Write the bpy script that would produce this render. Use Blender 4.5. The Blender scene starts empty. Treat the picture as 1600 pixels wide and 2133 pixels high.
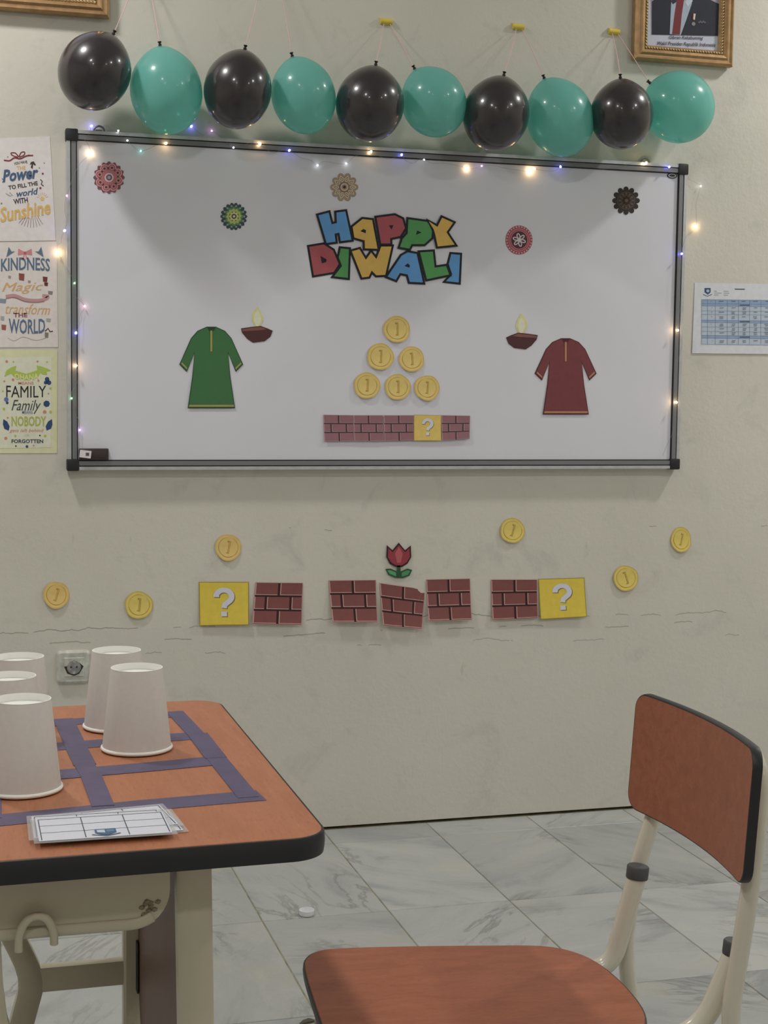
import bpy, bmesh, math, random
from mathutils import Vector, Matrix, Euler
from mathutils.geometry import tessellate_polygon
random.seed(7)
PI = math.pi
SC = bpy.context.scene
COL = SC.collection

# ------------------------------------------------------------------ camera
FPX = 3164.8
CAM = Vector((-0.2957, -4.1603, 1.2727))
RR = Vector((0.9622, -0.2721, 0.0130)).normalized()
FF = Vector((0.2722, 0.9587, -0.0826)); FF = (FF - RR * FF.dot(RR)).normalized()
UU = RR.cross(FF)
cam_d = bpy.data.cameras.new('camera'); cam = bpy.data.objects.new('camera', cam_d); COL.objects.link(cam)
cam.matrix_world = Matrix((( RR.x, UU.x, -FF.x, CAM.x), (RR.y, UU.y, -FF.y, CAM.y), (RR.z, UU.z, -FF.z, CAM.z), (0, 0, 0, 1)))
cam_d.sensor_width = 36.0; cam_d.sensor_fit = 'AUTO'; cam_d.lens = FPX / 2133 * 36.0
cam_d.clip_start = 0.02; cam_d.clip_end = 50
SC.camera = cam

# ------------------------------------------------------------------ world / exposure
w = bpy.data.worlds.new('world'); SC.world = w; w.use_nodes = True
w.node_tree.nodes['Background'].inputs[0].default_value = (0.8, 0.85, 0.9, 1)
w.node_tree.nodes['Background'].inputs[1].default_value = 0.02
SC.view_settings.view_transform = 'Standard'; SC.view_settings.look = 'None'
SC.view_settings.gamma = 1; SC.view_settings.use_curve_mapping = False
SC.view_settings.exposure = 0.12
LAMP = [  # x, y, strength : the recessed ceiling lights, rear pair unseen and added for fill
    (-0.75, -0.72, 200), (3.0, -0.72, 235), (-0.75, -2.9, 125), (3.0, -2.9, 180), (-0.75, -5.1, 130), (3.0, -5.1, 130)]
LAMP_COL = (1.0, 0.985, 0.95)
CEIL = 3.25

# ------------------------------------------------------------------ helpers: coordinates
def wl(x, y, Y=0.0):
    d = FF + RR * ((x - 800) / FPX) - UU * ((y - 1066.5) / FPX)
    return CAM + d * ((Y - CAM.y) / d.y)
def gl(x, y, z=0.0):
    d = FF + RR * ((x - 800) / FPX) - UU * ((y - 1066.5) / FPX)
    return CAM + d * ((z - CAM.z) / d.z)

# ------------------------------------------------------------------ helpers: materials
def lin(c):
    c = c / 255.0
    return c / 12.92 if c <= 0.04045 else ((c + 0.055) / 1.055) ** 2.4
GAIN = 1.45
def ink(r, g, b, k=None):
    k = GAIN if k is None else k
    c = [lin(v) * k for v in (r, g, b)]; m = max(c)
    if m > 0.86: c = [v * 0.86 / m for v in c]
    a = sum(c) / 3
    return tuple(v * 0.87 + a * 0.13 for v in c) + (1,)
MATS = {}
def mat(name, col=(0.5, 0.5, 0.5, 1), rough=0.5, metal=0.0, spec=0.5, emit=None, es=0, noise=None, bump=None, **kw):
    if name in MATS: return MATS[name]
    m = bpy.data.materials.new(name); m.use_nodes = True; nt = m.node_tree
    b = nt.nodes['Principled BSDF']
    b.inputs['Base Color'].default_value = col
    b.inputs['Roughness'].default_value = rough; b.inputs['Metallic'].default_value = metal
    b.inputs['Specular IOR Level'].default_value = spec
    if emit: b.inputs['Emission Color'].default_value = emit; b.inputs['Emission Strength'].default_value = es
    for k, v in kw.items(): b.inputs[k].default_value = v
    if noise or bump:
        tc = nt.nodes.new('ShaderNodeTexCoord')
        sc, amt = noise or (30, 0.0)
        n = nt.nodes.new('ShaderNodeTexNoise'); n.inputs['Scale'].default_value = sc; n.inputs['Detail'].default_value = 5
        nt.links.new(tc.outputs['Object'], n.inputs['Vector'])
        if amt:
            r = nt.nodes.new('ShaderNodeValToRGB')
            r.color_ramp.elements[0].position = 0.3; r.color_ramp.elements[1].position = 0.7
            r.color_ramp.elements[0].color = tuple(c * (1 - amt) for c in col[:3]) + (1,)
            r.color_ramp.elements[1].color = tuple(min(1, c * (1 + amt)) for c in col[:3]) + (1,)
            nt.links.new(n.outputs['Fac'], r.inputs[0]); nt.links.new(r.outputs[0], b.inputs['Base Color'])
        if bump:
            bsc, bst, bd = bump
            n2 = nt.nodes.new('ShaderNodeTexNoise'); n2.inputs['Scale'].default_value = bsc; n2.inputs['Detail'].default_value = 4
            nt.links.new(tc.outputs['Object'], n2.inputs['Vector'])
            bp = nt.nodes.new('ShaderNodeBump'); bp.inputs['Strength'].default_value = bst; bp.inputs['Distance'].default_value = bd
            nt.links.new(n2.outputs['Fac'], bp.inputs['Height']); nt.links.new(bp.outputs[0], b.inputs['Normal'])
    MATS[name] = m
    return m
def pm(r, g, b, k=None, rough=0.6):
    """printed ink / paper colour as seen, at the photo's light level"""
    return mat('ink_%d_%d_%d_%s' % (r, g, b, k), ink(r, g, b, k), rough, spec=0.3, noise=(60, 0.04))

class NT:
    """tiny node helper"""
    def __init__(s, name):
        s.m = bpy.data.materials.new(name); s.m.use_nodes = True; s.t = s.m.node_tree; s.b = s.t.nodes['Principled BSDF']
    def n(s, typ, **kw):
        o = s.t.nodes.new(typ)
        for k, v in kw.items():
            if k.startswith('i_'):
                key = k[2:]; o.inputs[int(key) if key.isdigit() else key.replace('_', ' ')].default_value = v
            else: setattr(o, k, v)
        return o
    def l(s, a, b): s.t.links.new(a, b)
    def math(s, op, a, b=None, clamp=False):
        o = s.t.nodes.new('ShaderNodeMath'); o.operation = op; o.use_clamp = clamp
        for i, v in enumerate((a, b)):
            if v is None: continue
            if isinstance(v, (int, float)): o.inputs[i].default_value = v
            else: s.l(v, o.inputs[i])
        return o.outputs[0]
    def ramp(s, fac, stops):
        r = s.t.nodes.new('ShaderNodeValToRGB'); e = r.color_ramp.elements
        while len(e) < len(stops): e.new(0.5)
        for i, (p, c) in enumerate(stops):
            e[i].position = p; e[i].color = c if len(c) == 4 else tuple(c) + (1,)
        s.l(fac, r.inputs[0]); return r.outputs[0]
    def mix(s, fac, a, b, blend='MIX'):
        o = s.t.nodes.new('ShaderNodeMix'); o.data_type = 'RGBA'; o.blend_type = blend
        for idx, v in ((0, fac), (6, a), (7, b)):
            if isinstance(v, (int, float)): o.inputs[idx].default_value = v
            elif isinstance(v, tuple): o.inputs[idx].default_value = v if len(v) == 4 else v + (1,)
            else: s.l(v, o.inputs[idx])
        return o.outputs[2]
    def noise(s, vec, scale, detail=4, rough=0.55, dist=0.0):
        o = s.n('ShaderNodeTexNoise', i_Scale=scale, i_Detail=detail, i_Roughness=rough, i_Distortion=dist)
        s.l(vec, o.inputs['Vector']); return o.outputs['Fac']

# wall paint: cream plaster, rough relief, hairline cracks at a patched joint, grubby marks
def wall_material():
    T = NT('cream_wall_paint'); tc = T.n('ShaderNodeTexCoord'); P = tc.outputs['Object']
    sx = T.n('ShaderNodeSeparateXYZ'); T.l(P, sx.inputs[0])
    big = T.noise(P, 1.6, 5, 0.6)
    base = T.ramp(big, [(0.3, (0.68, 0.65, 0.575)), (0.7, (0.745, 0.715, 0.64))])
    gr = T.noise(P, 7, 6, 0.65, 0.6)
    base = T.mix(T.math('MULTIPLY', T.ramp(gr, [(0.56, (0, 0, 0)), (0.8, (1, 1, 1))]), 0.5), base, (0.42, 0.42, 0.38))
    # cracks
    mp = T.n('ShaderNodeMapping'); mp.inputs['Scale'].default_value = (1, 1, 0.3); T.l(P, mp.inputs[0])
    wob = T.noise(mp.outputs[0], 3.2, 6, 0.6)
    fine = T.noise(mp.outputs[0], 26, 4, 0.7)
    msk = T.noise(mp.outputs[0], 5.5, 3, 0.5)
    tot = None
    for (z0, amp, wd, thr, sh) in ((0.60, 0.10, 0.0013, 0.47, 0.0), (0.565, 0.06, 0.0016, 0.54, 3.1), (0.525, 0.11, 0.0012, 0.56, 7.7), (0.86, 0.12, 0.0010, 0.62, 5.0)):
        a = T.n('ShaderNodeVectorMath', operation='ADD'); T.l(mp.outputs[0], a.inputs[0]); a.inputs[1].default_value = (sh, 0, 0)
        wb = T.noise(a.outputs[0], 3.0, 6, 0.62); mk = T.noise(a.outputs[0], 6.0, 3, 0.5)
        zc = T.math('ADD', T.math('MULTIPLY', T.math('SUBTRACT', wb, 0.5), amp), z0)
        d = T.math('ABSOLUTE', T.math('SUBTRACT', sx.outputs[2], zc))
        line = T.math('LESS_THAN', d, wd)
        line = T.math('MULTIPLY', line, T.math('GREATER_THAN', mk, thr))
        tot = line if tot is None else T.math('MAXIMUM', tot, line)
    # scuffs: small dark specks, mostly low on the wall
    sp = T.noise(mp.outputs[0], 34, 3, 0.5)
    low = T.math('LESS_THAN', sx.outputs[2], 0.95)
    speck = T.math('MULTIPLY', T.ramp(sp, [(0.70, (0, 0, 0)), (0.78, (1, 1, 1))]), low)
    base = T.mix(T.math('MULTIPLY', speck, 0.30), base, (0.25, 0.25, 0.22))
    base = T.mix(T.math('MULTIPLY', tot, 0.62), base, (0.20, 0.19, 0.16))
    # lower wall repainted a touch cooler below the patched joint
    wb2 = T.noise(P, 2.0, 3)
    edge = T.math('LESS_THAN', sx.outputs[2], T.math('ADD', T.math('MULTIPLY', wb2, 0.05), 0.575))
    base = T.mix(T.math('MULTIPLY', edge, 0.25), base, (0.66, 0.64, 0.575))
    T.l(base, T.b.inputs['Base Color']); T.b.inputs['Roughness'].default_value = 0.62; T.b.inputs['Specular IOR Level'].default_value = 0.3
    h = T.math('ADD', T.noise(P, 55, 5, 0.6), T.math('MULTIPLY', T.noise(P, 9, 4), 0.5))
    h = T.math('SUBTRACT', h, T.math('MULTIPLY', tot, 0.8))
    h = T.math('ADD', h, T.math('MULTIPLY', edge, 0.5))
    bp = T.n('ShaderNodeBump', i_Strength=0.22, i_Distance=0.004); T.l(h, bp.inputs['Height']); T.l(bp.outputs[0], T.b.inputs['Normal'])
    return T.m
M_WALL = wall_material()
M_PLAIN = mat('plain_cream_wall', (0.62, 0.61, 0.54, 1), 0.7)
M_CEIL = mat('white_ceiling', (0.74, 0.74, 0.72, 1), 0.8)

def marble_material():
    T = NT('grey_white_marble'); g = T.n('ShaderNodeNewGeometry'); oi = T.n('ShaderNodeObjectInfo')
    off = T.n('ShaderNodeCombineXYZ')
    T.l(T.math('MULTIPLY', oi.outputs['Random'], 37.0), off.inputs[0]); T.l(T.math('MULTIPLY', oi.outputs['Random'], 91.0), off.inputs[1])
    add = T.n('ShaderNodeVectorMath', operation='ADD'); T.l(g.outputs['Position'], add.inputs[0]); T.l(off.outputs[0], add.inputs[1])
    ang = T.math('MULTIPLY', T.math('SUBTRACT', T.math('FRACT', T.math('MULTIPLY', oi.outputs['Random'], 7.3)), 0.5), 2.6)
    rot = T.n('ShaderNodeVectorRotate', rotation_type='Z_AXIS'); T.l(g.outputs['Position'], rot.inputs['Vector']); T.l(ang, rot.inputs['Angle'])
    a2 = T.n('ShaderNodeVectorMath', operation='ADD'); T.l(rot.outputs[0], a2.inputs[0]); T.l(off.outputs[0], a2.inputs[1])
    mp = T.n('ShaderNodeMapping'); mp.inputs['Scale'].default_value = (0.9, 2.4, 1.0); T.l(a2.outputs[0], mp.inputs[0])
    cloud = T.noise(mp.outputs[0], 3.0, 6, 0.6, 0.8)
    c = T.ramp(cloud, [(0.28, (0.31, 0.325, 0.34)), (0.46, (0.45, 0.46, 0.46)), (0.72, (0.53, 0.53, 0.505))])
    vn = T.noise(mp.outputs[0], 2.2, 7, 0.6, 1.4)
    v = T.math('ABSOLUTE', T.math('SUBTRACT', vn, 0.5))
    mk = T.noise(a2.outputs[0], 2.5, 2)
    vein = T.math('MULTIPLY', T.ramp(v, [(0.0, (1, 1, 1)), (0.03, (0, 0, 0))]), T.ramp(mk, [(0.45, (0, 0, 0)), (0.6, (1, 1, 1))]))
    c = T.mix(T.math('MULTIPLY', vein, 0.72), c, (0.20, 0.20, 0.20))
    vn2 = T.noise(mp.outputs[0], 6.5, 6, 0.65, 1.0)
    v2 = T.ramp(T.math('ABSOLUTE', T.math('SUBTRACT', vn2, 0.5)), [(0.0, (1, 1, 1)), (0.03, (0, 0, 0))])
    c = T.mix(T.math('MULTIPLY', v2, 0.12), c, (0.3, 0.31, 0.34))
    st = T.noise(a2.outputs[0], 4.0, 3)
    c = T.mix(T.math('MULTIPLY', T.ramp(st, [(0.58, (0, 0, 0)), (0.75, (1, 1, 1))]), 0.4), c, (0.56, 0.52, 0.38))
    gr = T.noise(a2.outputs[0], 160, 3, 0.6)
    c = T.mix(T.ramp(gr, [(0.3, (0.12, 0.12, 0.12)), (0.7, (0, 0, 0))]), c, (0.3, 0.3, 0.3))
    tone = T.math('ADD', T.math('MULTIPLY', T.math('FRACT', T.math('MULTIPLY', oi.outputs['Random'], 13.7)), 0.22), 0.80)
    hs = T.n('ShaderNodeHueSaturation'); T.l(c, hs.inputs['Color']); T.l(tone, hs.inputs['Value'])
    T.l(hs.outputs[0], T.b.inputs['Base Color'])
    T.b.inputs['Roughness'].default_value = 0.33; T.b.inputs['Specular IOR Level'].default_value = 0.35
    return T.m
M_MARBLE = marble_material()
M_GROUT = mat('dirty_tan_grout', (0.30, 0.27, 0.18, 1), 0.9, noise=(20, 0.4))

def wood_material(name, c1, c2, axis, rough=0.42):
    T = NT(name); tc = T.n('ShaderNodeTexCoord'); mp = T.n('ShaderNodeMapping'); mp.inputs['Scale'].default_value = axis
    T.l(tc.outputs['Object'], mp.inputs[0])
    a = T.noise(mp.outputs[0], 6, 7, 0.65, 0.6); b = T.noise(mp.outputs[0], 45, 3, 0.6)
    c = T.ramp(a, [(0.3, c1), (0.7, c2)])
    d = tuple(v * 0.62 for v in c1)
    c = T.mix(T.math('MULTIPLY', T.ramp(b, [(0.55, (0, 0, 0)), (0.72, (1, 1, 1))]), 0.4), c, d)
    c = T.mix(T.math('MULTIPLY', T.ramp(b, [(0.28, (1, 1, 1)), (0.40, (0, 0, 0))]), 0.25), c, tuple(min(1, v * 1.5) for v in c2))
    T.l(c, T.b.inputs['Base Color']); T.b.inputs['Roughness'].default_value = rough; T.b.inputs['Specular IOR Level'].default_value = 0.4
    bp = T.n('ShaderNodeBump', i_Strength=0.15, i_Distance=0.0004); T.l(b, bp.inputs['Height']); T.l(bp.outputs[0], T.b.inputs['Normal'])
    return T.m
M_DESK = wood_material('orange_brown_laminate', (0.41, 0.150, 0.070), (0.49, 0.195, 0.098), (7, 1.2, 7))
M_SEAT = wood_material('reddish_brown_laminate', (0.30, 0.095, 0.048), (0.40, 0.135, 0.07), (2.2, 9, 9))
M_PANEL = mat('dark_brown_panel', (0.16, 0.085, 0.065, 1), 0.5, noise=(12, 0.12))
M_BLACK = mat('black_plastic_edge', (0.018, 0.018, 0.022, 1), 0.45, bump=(300, 0.2, 0.0003))
M_BEIGE = mat('cream_enamel_metal', (0.60, 0.55, 0.42, 1), 0.35, noise=(9, 0.05), bump=(90, 0.1, 0.0005))
M_CREAM = mat('ivory_enamel_tube', (0.72, 0.67, 0.56, 1), 0.22, noise=(8, 0.03))
M_CAP = mat('charcoal_rubber', (0.075, 0.075, 0.08, 1), 0.55)
M_ALU = mat('brushed_aluminium', (0.62, 0.62, 0.65, 1), 0.4, metal=0.5, noise=(40, 0.08))
M_ALUD = mat('grey_aluminium_groove', (0.25, 0.25, 0.27, 1), 0.42, metal=0.4)
M_BOARD = mat('white_board_enamel', (0.79, 0.78, 0.86, 1), 0.42, spec=0.4, noise=(3, 0.02))
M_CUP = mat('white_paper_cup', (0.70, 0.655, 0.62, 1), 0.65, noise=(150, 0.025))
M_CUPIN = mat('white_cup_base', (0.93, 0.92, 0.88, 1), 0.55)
M_TAPE = mat('purple_blue_tape', (0.105, 0.085, 0.165, 1), 0.5, noise=(40, 0.12))
M_WHITEP = mat('white_plastic', (0.82, 0.83, 0.86, 1), 0.35)
M_DARKPATCH = mat('recess_shade_black', (0.04, 0.035, 0.03, 1), 0.8)  # near-black stands in for the shade inside the socket openings

# ------------------------------------------------------------------ helpers: objects
def link(o, parent=None):
    COL.objects.link(o)
    if parent: o.parent = parent
    return o
def tag(o, label, cat, group=None, kind=None):
    o['label'] = label; o['category'] = cat
    if group: o['group'] = group
    if kind: o['kind'] = kind
    return o
def empty(name, loc, label, cat, group=None, rz=0):
    o = bpy.data.objects.new(name, None); COL.objects.link(o); o.location = loc; o.rotation_euler = (0, 0, rz)
    o.empty_display_size = 0.05
    return tag(o, label, cat, group)
def bobj(name, bm, m, parent=None, smooth=False, loc=None, auto=None):
    me = bpy.data.meshes.new(name); bmesh.ops.recalc_face_normals(bm, faces=bm.faces)
    bm.to_mesh(me); bm.free()
    for x in (m if isinstance(m, (list, tuple)) else [m]): me.materials.append(x)
    if smooth:
        me.polygons.foreach_set('use_smooth', [True] * len(me.polygons))
        if auto is not None:
            me.set_sharp_from_angle(angle=auto)
    o = bpy.data.objects.new(name, me)
    link(o, parent)
    if loc is not None: o.location = loc
    return o
def add_box(bm, x0, x1, y0, y1, z0, z1, bev=0.0, mi=0):
    r = bmesh.ops.create_cube(bm, size=1)
    vs = r['verts']
    for v in vs: v.co = Vector(((x0 + x1) / 2 + v.co.x * (x1 - x0), (y0 + y1) / 2 + v.co.y * (y1 - y0), (z0 + z1) / 2 + v.co.z * (z1 - z0)))
    fs = list({f for v in vs for f in v.link_faces})
    for f in fs: f.material_index = mi
    if bev: 
        es = list({e for v in vs for e in v.link_edges})
        r = bmesh.ops.bevel(bm, geom=es, offset=bev, segments=2, affect='EDGES', profile=0.6)
        for f in r['faces']: f.material_index = mi
def box(name, x0, x1, y0, y1, z0, z1, m, parent=None, bev=0.0):
    bm = bmesh.new(); add_box(bm, x0, x1, y0, y1, z0, z1, bev); return bobj(name, bm, m, parent, smooth=bool(bev), auto=0.6)
def smooth_path(pts, n=6):
    P = [Vector(p) for p in pts]
    if len(P) < 3: return P
    out = []
    for i in range(len(P) - 1):
        p0 = P[i - 1] if i else P[0] * 2 - P[1]; p1 = P[i]; p2 = P[i + 1]; p3 = P[i + 2] if i + 2 < len(P) else P[-1] * 2 - P[-2]
        for k in range(n):
            t = k / n
            out.append(0.5 * ((2 * p1) + (p2 - p0) * t + (2 * p0 - 5 * p1 + 4 * p2 - p3) * t * t + (3 * p1 - p0 - 3 * p2 + p3) * t ** 3))
    out.append(P[-1]); return out
def fillet_path(pts, rad=0.04, n=6):
    P = [Vector(p) for p in pts]; out = [P[0]]
    for i in range(1, len(P) - 1):
        a, b, c = P[i - 1], P[i], P[i + 1]
        r = min(rad, (a - b).length * 0.48, (c - b).length * 0.48)
        s = b + (a - b).normalized() * r; e = b + (c - b).normalized() * r
        for k in range(n + 1):
            t = k / n; out.append(s * (1 - t) ** 2 + b * 2 * t * (1 - t) + e * t * t)
    out.append(P[-1]); return out
def add_tube(bm, path, r, seg=14, mi=0, cap=True, flat=1.0):
    P = [Vector(p) for p in path]; rings = []; up = None
    for i, p in enumerate(P):
        t = (P[min(i + 1, len(P) - 1)] - P[max(i - 1, 0)]).normalized()
        if up is None:
            up = Vector((0, 1, 0)) if abs(t.y) < 0.9 else Vector((1, 0, 0))
        up = (up - t * up.dot(t)).normalized(); s = t.cross(up)
        rr = r[i] if isinstance(r, (list, tuple)) else r
        rings.append([bm.verts.new(p + up * (math.cos(2 * PI * k / seg) * rr * flat) + s * (math.sin(2 * PI * k / seg) * rr)) for k in range(seg)])
    for a, b in zip(rings, rings[1:]):
        for k in range(seg):
            f = bm.faces.new((a[k], a[(k + 1) % seg], b[(k + 1) % seg], b[k])); f.material_index = mi
    if cap:
        for rg in (rings[0], rings[-1]): f = bm.faces.new(rg); f.material_index = mi
def tube(name, path, r, m, parent=None, seg=14, flat=1.0):
    bm = bmesh.new(); add_tube(bm, path, r, seg, flat=flat); return bobj(name, bm, m, parent, smooth=True, auto=0.9)
def add_lathe(bm, prof, seg=32, mi=0, cz=(0, 0, 0)):
    rings = []
    for (r, z) in prof:
        if r < 1e-6: rings.append([bm.verts.new((cz[0], cz[1], cz[2] + z))])
        else: rings.append([bm.verts.new((cz[0] + r * math.cos(2 * PI * k / seg), cz[1] + r * math.sin(2 * PI * k / seg), cz[2] + z)) for k in range(seg)])
    for a, b in zip(rings, rings[1:]):
        for k in range(seg):
            k2 = (k + 1) % seg
            if len(a) == 1 and len(b) == 1: continue
            if len(a) == 1: f = bm.faces.new((a[0], b[k2], b[k]))
            elif len(b) == 1: f = bm.faces.new((a[k], a[k2], b[0]))
            else: f = bm.faces.new((a[k], a[k2], b[k2], b[k]))
            f.material_index = mi
def lathe(name, prof, m, parent=None, seg=32, loc=None, auto=0.7):
    bm = bmesh.new(); add_lathe(bm, prof, seg); return bobj(name, bm, m, parent, smooth=True, loc=loc, auto=auto)
def rrect(x0, x1, y0, y1, r, n=8):
    out = []
    for cx, cy, a0 in ((x1 - r, y1 - r, 0), (x0 + r, y1 - r, PI / 2), (x0 + r, y0 + r, PI), (x1 - r, y0 + r, 1.5 * PI)):
        for k in range(n + 1):
            a = a0 + PI / 2 * k / n; out.append((cx + r * math.cos(a), cy + r * math.sin(a)))
    return out
def inset(poly, d):
    """offset a ccw/cw polygon: +d grows it"""
    n = len(poly); A = sum(poly[i][0] * poly[(i + 1) % n][1] - poly[(i + 1) % n][0] * poly[i][1] for i in range(n))
    s = 1 if A > 0 else -1; out = []
    for i in range(n):
        p0 = Vector(poly[i - 1]); p1 = Vector(poly[i]); p2 = Vector(poly[(i + 1) % n])
        e1 = (p1 - p0).normalized(); e2 = (p2 - p1).normalized()
        n1 = Vector((e1.y, -e1.x)) * s; n2 = Vector((e2.y, -e2.x)) * s
        m = n1 + n2; L = max(m.length, 0.3)
        k = min(d * 2 / (L * L) * L, abs(d) * 2.0) if d > 0 else max(d * 2 / (L * L) * L, -abs(d) * 2.0)
        out.append(tuple(p1 + m.normalized() * k))
    return out

# ------------------------------------------------------------------ flat printed sheets on the wall
def text2d(s, shear=0.0, bold=0.0):
    cu = bpy.data.curves.new('t', 'FONT'); cu.body = s; cu.shear = shear; cu.offset = bold; cu.resolution_u = 2; cu.size = 1
    o = bpy.data.objects.new('t', cu); COL.objects.link(o)
    dg = bpy.context.evaluated_depsgraph_get(); me = bpy.data.meshes.new_from_object(o.evaluated_get(dg))
    V = [(v.co.x, v.co.y) for v in me.vertices]; F = [tuple(p.vertices) for p in me.polygons]
    bpy.data.objects.remove(o); bpy.data.curves.remove(cu); bpy.data.meshes.remove(me)
    xs = [v[0] for v in V]; ys = [v[1] for v in V]; x0, x1, y0, y1 = min(xs), max(xs), min(ys), max(ys)
    return [((x - x0) / (x1 - x0), 1 - (y - y0) / (y1 - y0)) for x, y in V], F
class Sheet:
    """thin paper with flat prints; shapes given in a 2-D frame and carried to the wall by fn(u, v, lift)"""
    STEP = 0.0004
    def __init__(s, fn, thick=0.0006): s.fn = fn; s.items = []; s.t = thick
    def poly(s, pts, m, layer, back=False): s.items.append(('p', [tuple(p) for p in pts], m, layer, back)); return s
    def disc(s, c, r, m, layer, n=24, ry=None, a0=0): return s.poly([(c[0] + r * math.cos(2 * PI * k / n + a0), c[1] + (ry or r) * math.sin(2 * PI * k / n + a0)) for k in range(n)], m, layer)
    def line(s, pts, wd, m, layer):
        P = [Vector(p) for p in pts]; L = []; R = []
        for i, p in enumerate(P):
            t = (P[min(i + 1, len(P) - 1)] - P[max(i - 1, 0)]).normalized(); nn = Vector((-t.y, t.x)) * wd / 2
            L.append(p + nn); R.append(p - nn)
        for i in range(len(P) - 1): s.poly([L[i], L[i + 1], R[i + 1], R[i]], m, layer)
        return s
    def text(s, txt, x0, y0, x1, y1, m, layer, shear=0.0, bold=0.0, rot=0.0, arc=0.0):
        V, F = text2d(txt, shear, bold); c = Vector(((x0 + x1) / 2, (y0 + y1) / 2)); out = []
        for (u, v) in V:
            p = Vector((x0 + u * (x1 - x0), y0 + v * (y1 - y0) - arc * (1 - (2 * u - 1) ** 2))) - c
            out.append((c.x + p.x * math.cos(rot) - p.y * math.sin(rot), c.y + p.x * math.sin(rot) + p.y * math.cos(rot)))
        s.items.append(('t', out, m, layer, F)); return s
    def build(s, name, parent=None, sub=0):
        bm = bmesh.new(); mats = []
        for it in s.items:
            kind, pts, m, layer, ex = it
            if m not in mats: mats.append(m)
            mi = mats.index(m)
            tb = bmesh.new(); vs = [tb.verts.new((p[0], p[1], 0)) for p in pts]
            if kind == 'p':
                if len(pts) == 4 or not ex and len(pts) <= 4: tb.faces.new(vs)
                else:
                    for tr in tessellate_polygon([[Vector((p[0], p[1], 0)) for p in pts]]):
                        try: tb.faces.new([vs[i] for i in tr])
                        except ValueError: pass
            else:
                for f in ex:
                    try: tb.faces.new([vs[i] for i in f])
                    except ValueError: pass
            if sub and (kind == 'p' or ex): bmesh.ops.subdivide_edges(tb, edges=tb.edges, cuts=sub, use_grid_fill=True)
            vm = {}
            for v in tb.verts: vm[v] = bm.verts.new(s.fn(v.co.x, v.co.y, s.t + layer * s.STEP))
            for f in tb.faces:
                try: nf = bm.faces.new([vm[v] for v in f.verts]); nf.material_index = mi
                except ValueError: pass
            if layer == 0:   # body of the paper: sides and back
                vb = {v: bm.verts.new(s.fn(v.co.x, v.co.y, 0)) for v in tb.verts}
                for f in tb.faces: nf = bm.faces.new([vb[v] for v in reversed(f.verts)]); nf.material_index = mi
                for e in tb.edges:
                    if e.is_boundary:
                        a, b = e.verts; nf = bm.faces.new((vm[a], vm[b], vb[b], vb[a])); nf.material_index = mi
            tb.free()
        me = bpy.data.meshes.new(name); bm.normal_update()
        bm.to_mesh(me); bm.free()
        for m in mats: me.materials.append(m)
        o = bpy.data.objects.new(name, me); link(o, parent); return o
def center(o):
    """move the origin of a top-level mesh to its middle"""
    me = o.data; n = len(me.vertices)
    c = sum((v.co for v in me.vertices), Vector()) / n
    me.transform(Matrix.Translation(-c)); o.location = c; return o
BOARD_Y = -0.0215      # front face of the writing surface
def on_wall(base=0.0005, curl=None):
    def fn(x, y, lift):
        c = curl(x, y) if curl else 0
        p = wl(x, y, 0.0); p.y = -(base + lift + c); return p
    return fn
def on_board(base=0.0005, curl=None):
    def fn(x, y, lift):
        c = curl(x, y) if curl else 0
        p = wl(x, y, BOARD_Y); p.y = BOARD_Y - (base + lift + c); return p
    return fn

# ================================================================== STRUCTURE
X0, X1, YB = -2.5, 4.3, -6.3
box('wall_back', X0 - 0.1, X1 + 0.1, 0.0, 0.12, 0.007, CEIL, M_WALL)['kind'] = 'structure'
box('wall_left', X0 - 0.1, X0, YB, 0.0, 0.0, CEIL, M_PLAIN)['kind'] = 'structure'
box('wall_right', X1, X1 + 0.1, YB, 0.0, 0.0, CEIL, M_PLAIN)['kind'] = 'structure'
box('wall_front', X0 - 0.1, X1 + 0.1, YB - 0.1, YB, 0.0, CEIL, M_PLAIN)['kind'] = 'structure'
box('ceiling', X0 - 0.1, X1 + 0.1, YB - 0.1, 0.12, CEIL, CEIL + 0.1, M_CEIL)['kind'] = 'structure'
floor = box('floor', X0 - 0.1, X1 + 0.1, YB - 0.1, 0.12, -0.08, -0.002, M_GROUT); floor['kind'] = 'structure'
TW, TX = 0.3125, 0.4005
ys = [-0.004, -0.138]
while ys[-1] > YB: ys.append(ys[-1] - 0.559)
tile_mesh = {}
n0 = math.floor((X0 - TX) / TW); n1 = math.ceil((X1 - TX) / TW)
for j in range(len(ys) - 1):
    for i in range(n0, n1):
        xa = max(TX + i * TW, X0); xb = min(TX + (i + 1) * TW, X1); ya = max(ys[j + 1], YB); yb = ys[j]
        if xb - xa < 0.02 or yb - ya < 0.02: continue
        g = 0.0015; key = (round(xb - xa, 4), round(yb - ya, 4))
        if key not in tile_mesh:
            bm = bmesh.new(); W_, H_ = (xb - xa) / 2 - g, (yb - ya) / 2 - g; b = 0.0012
            lo = [bm.verts.new((sx * W_, sy * H_, -0.006)) for sx, sy in ((-1, -1), (1, -1), (1, 1), (-1, 1))]
            md = [bm.verts.new((sx * W_, sy * H_, -b)) for sx, sy in ((-1, -1), (1, -1), (1, 1), (-1, 1))]
            up = [bm.verts.new((sx * (W_ - b), sy * (H_ - b), 0)) for sx, sy in ((-1, -1), (1, -1), (1, 1), (-1, 1))]
            bm.faces.new(up)
            for A, B in ((lo, md), (md, up)):
                for k in range(4): bm.faces.new((A[k], A[(k + 1) % 4], B[(k + 1) % 4], B[k]))
            me = bpy.data.meshes.new('tile'); bm.to_mesh(me); bm.free(); me.materials.append(M_MARBLE); tile_mesh[key] = me
        t = bpy.data.objects.new('tile', tile_mesh[key]); link(t, floor); t.location = ((xa + xb) / 2, (ya + yb) / 2, 0)
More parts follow.
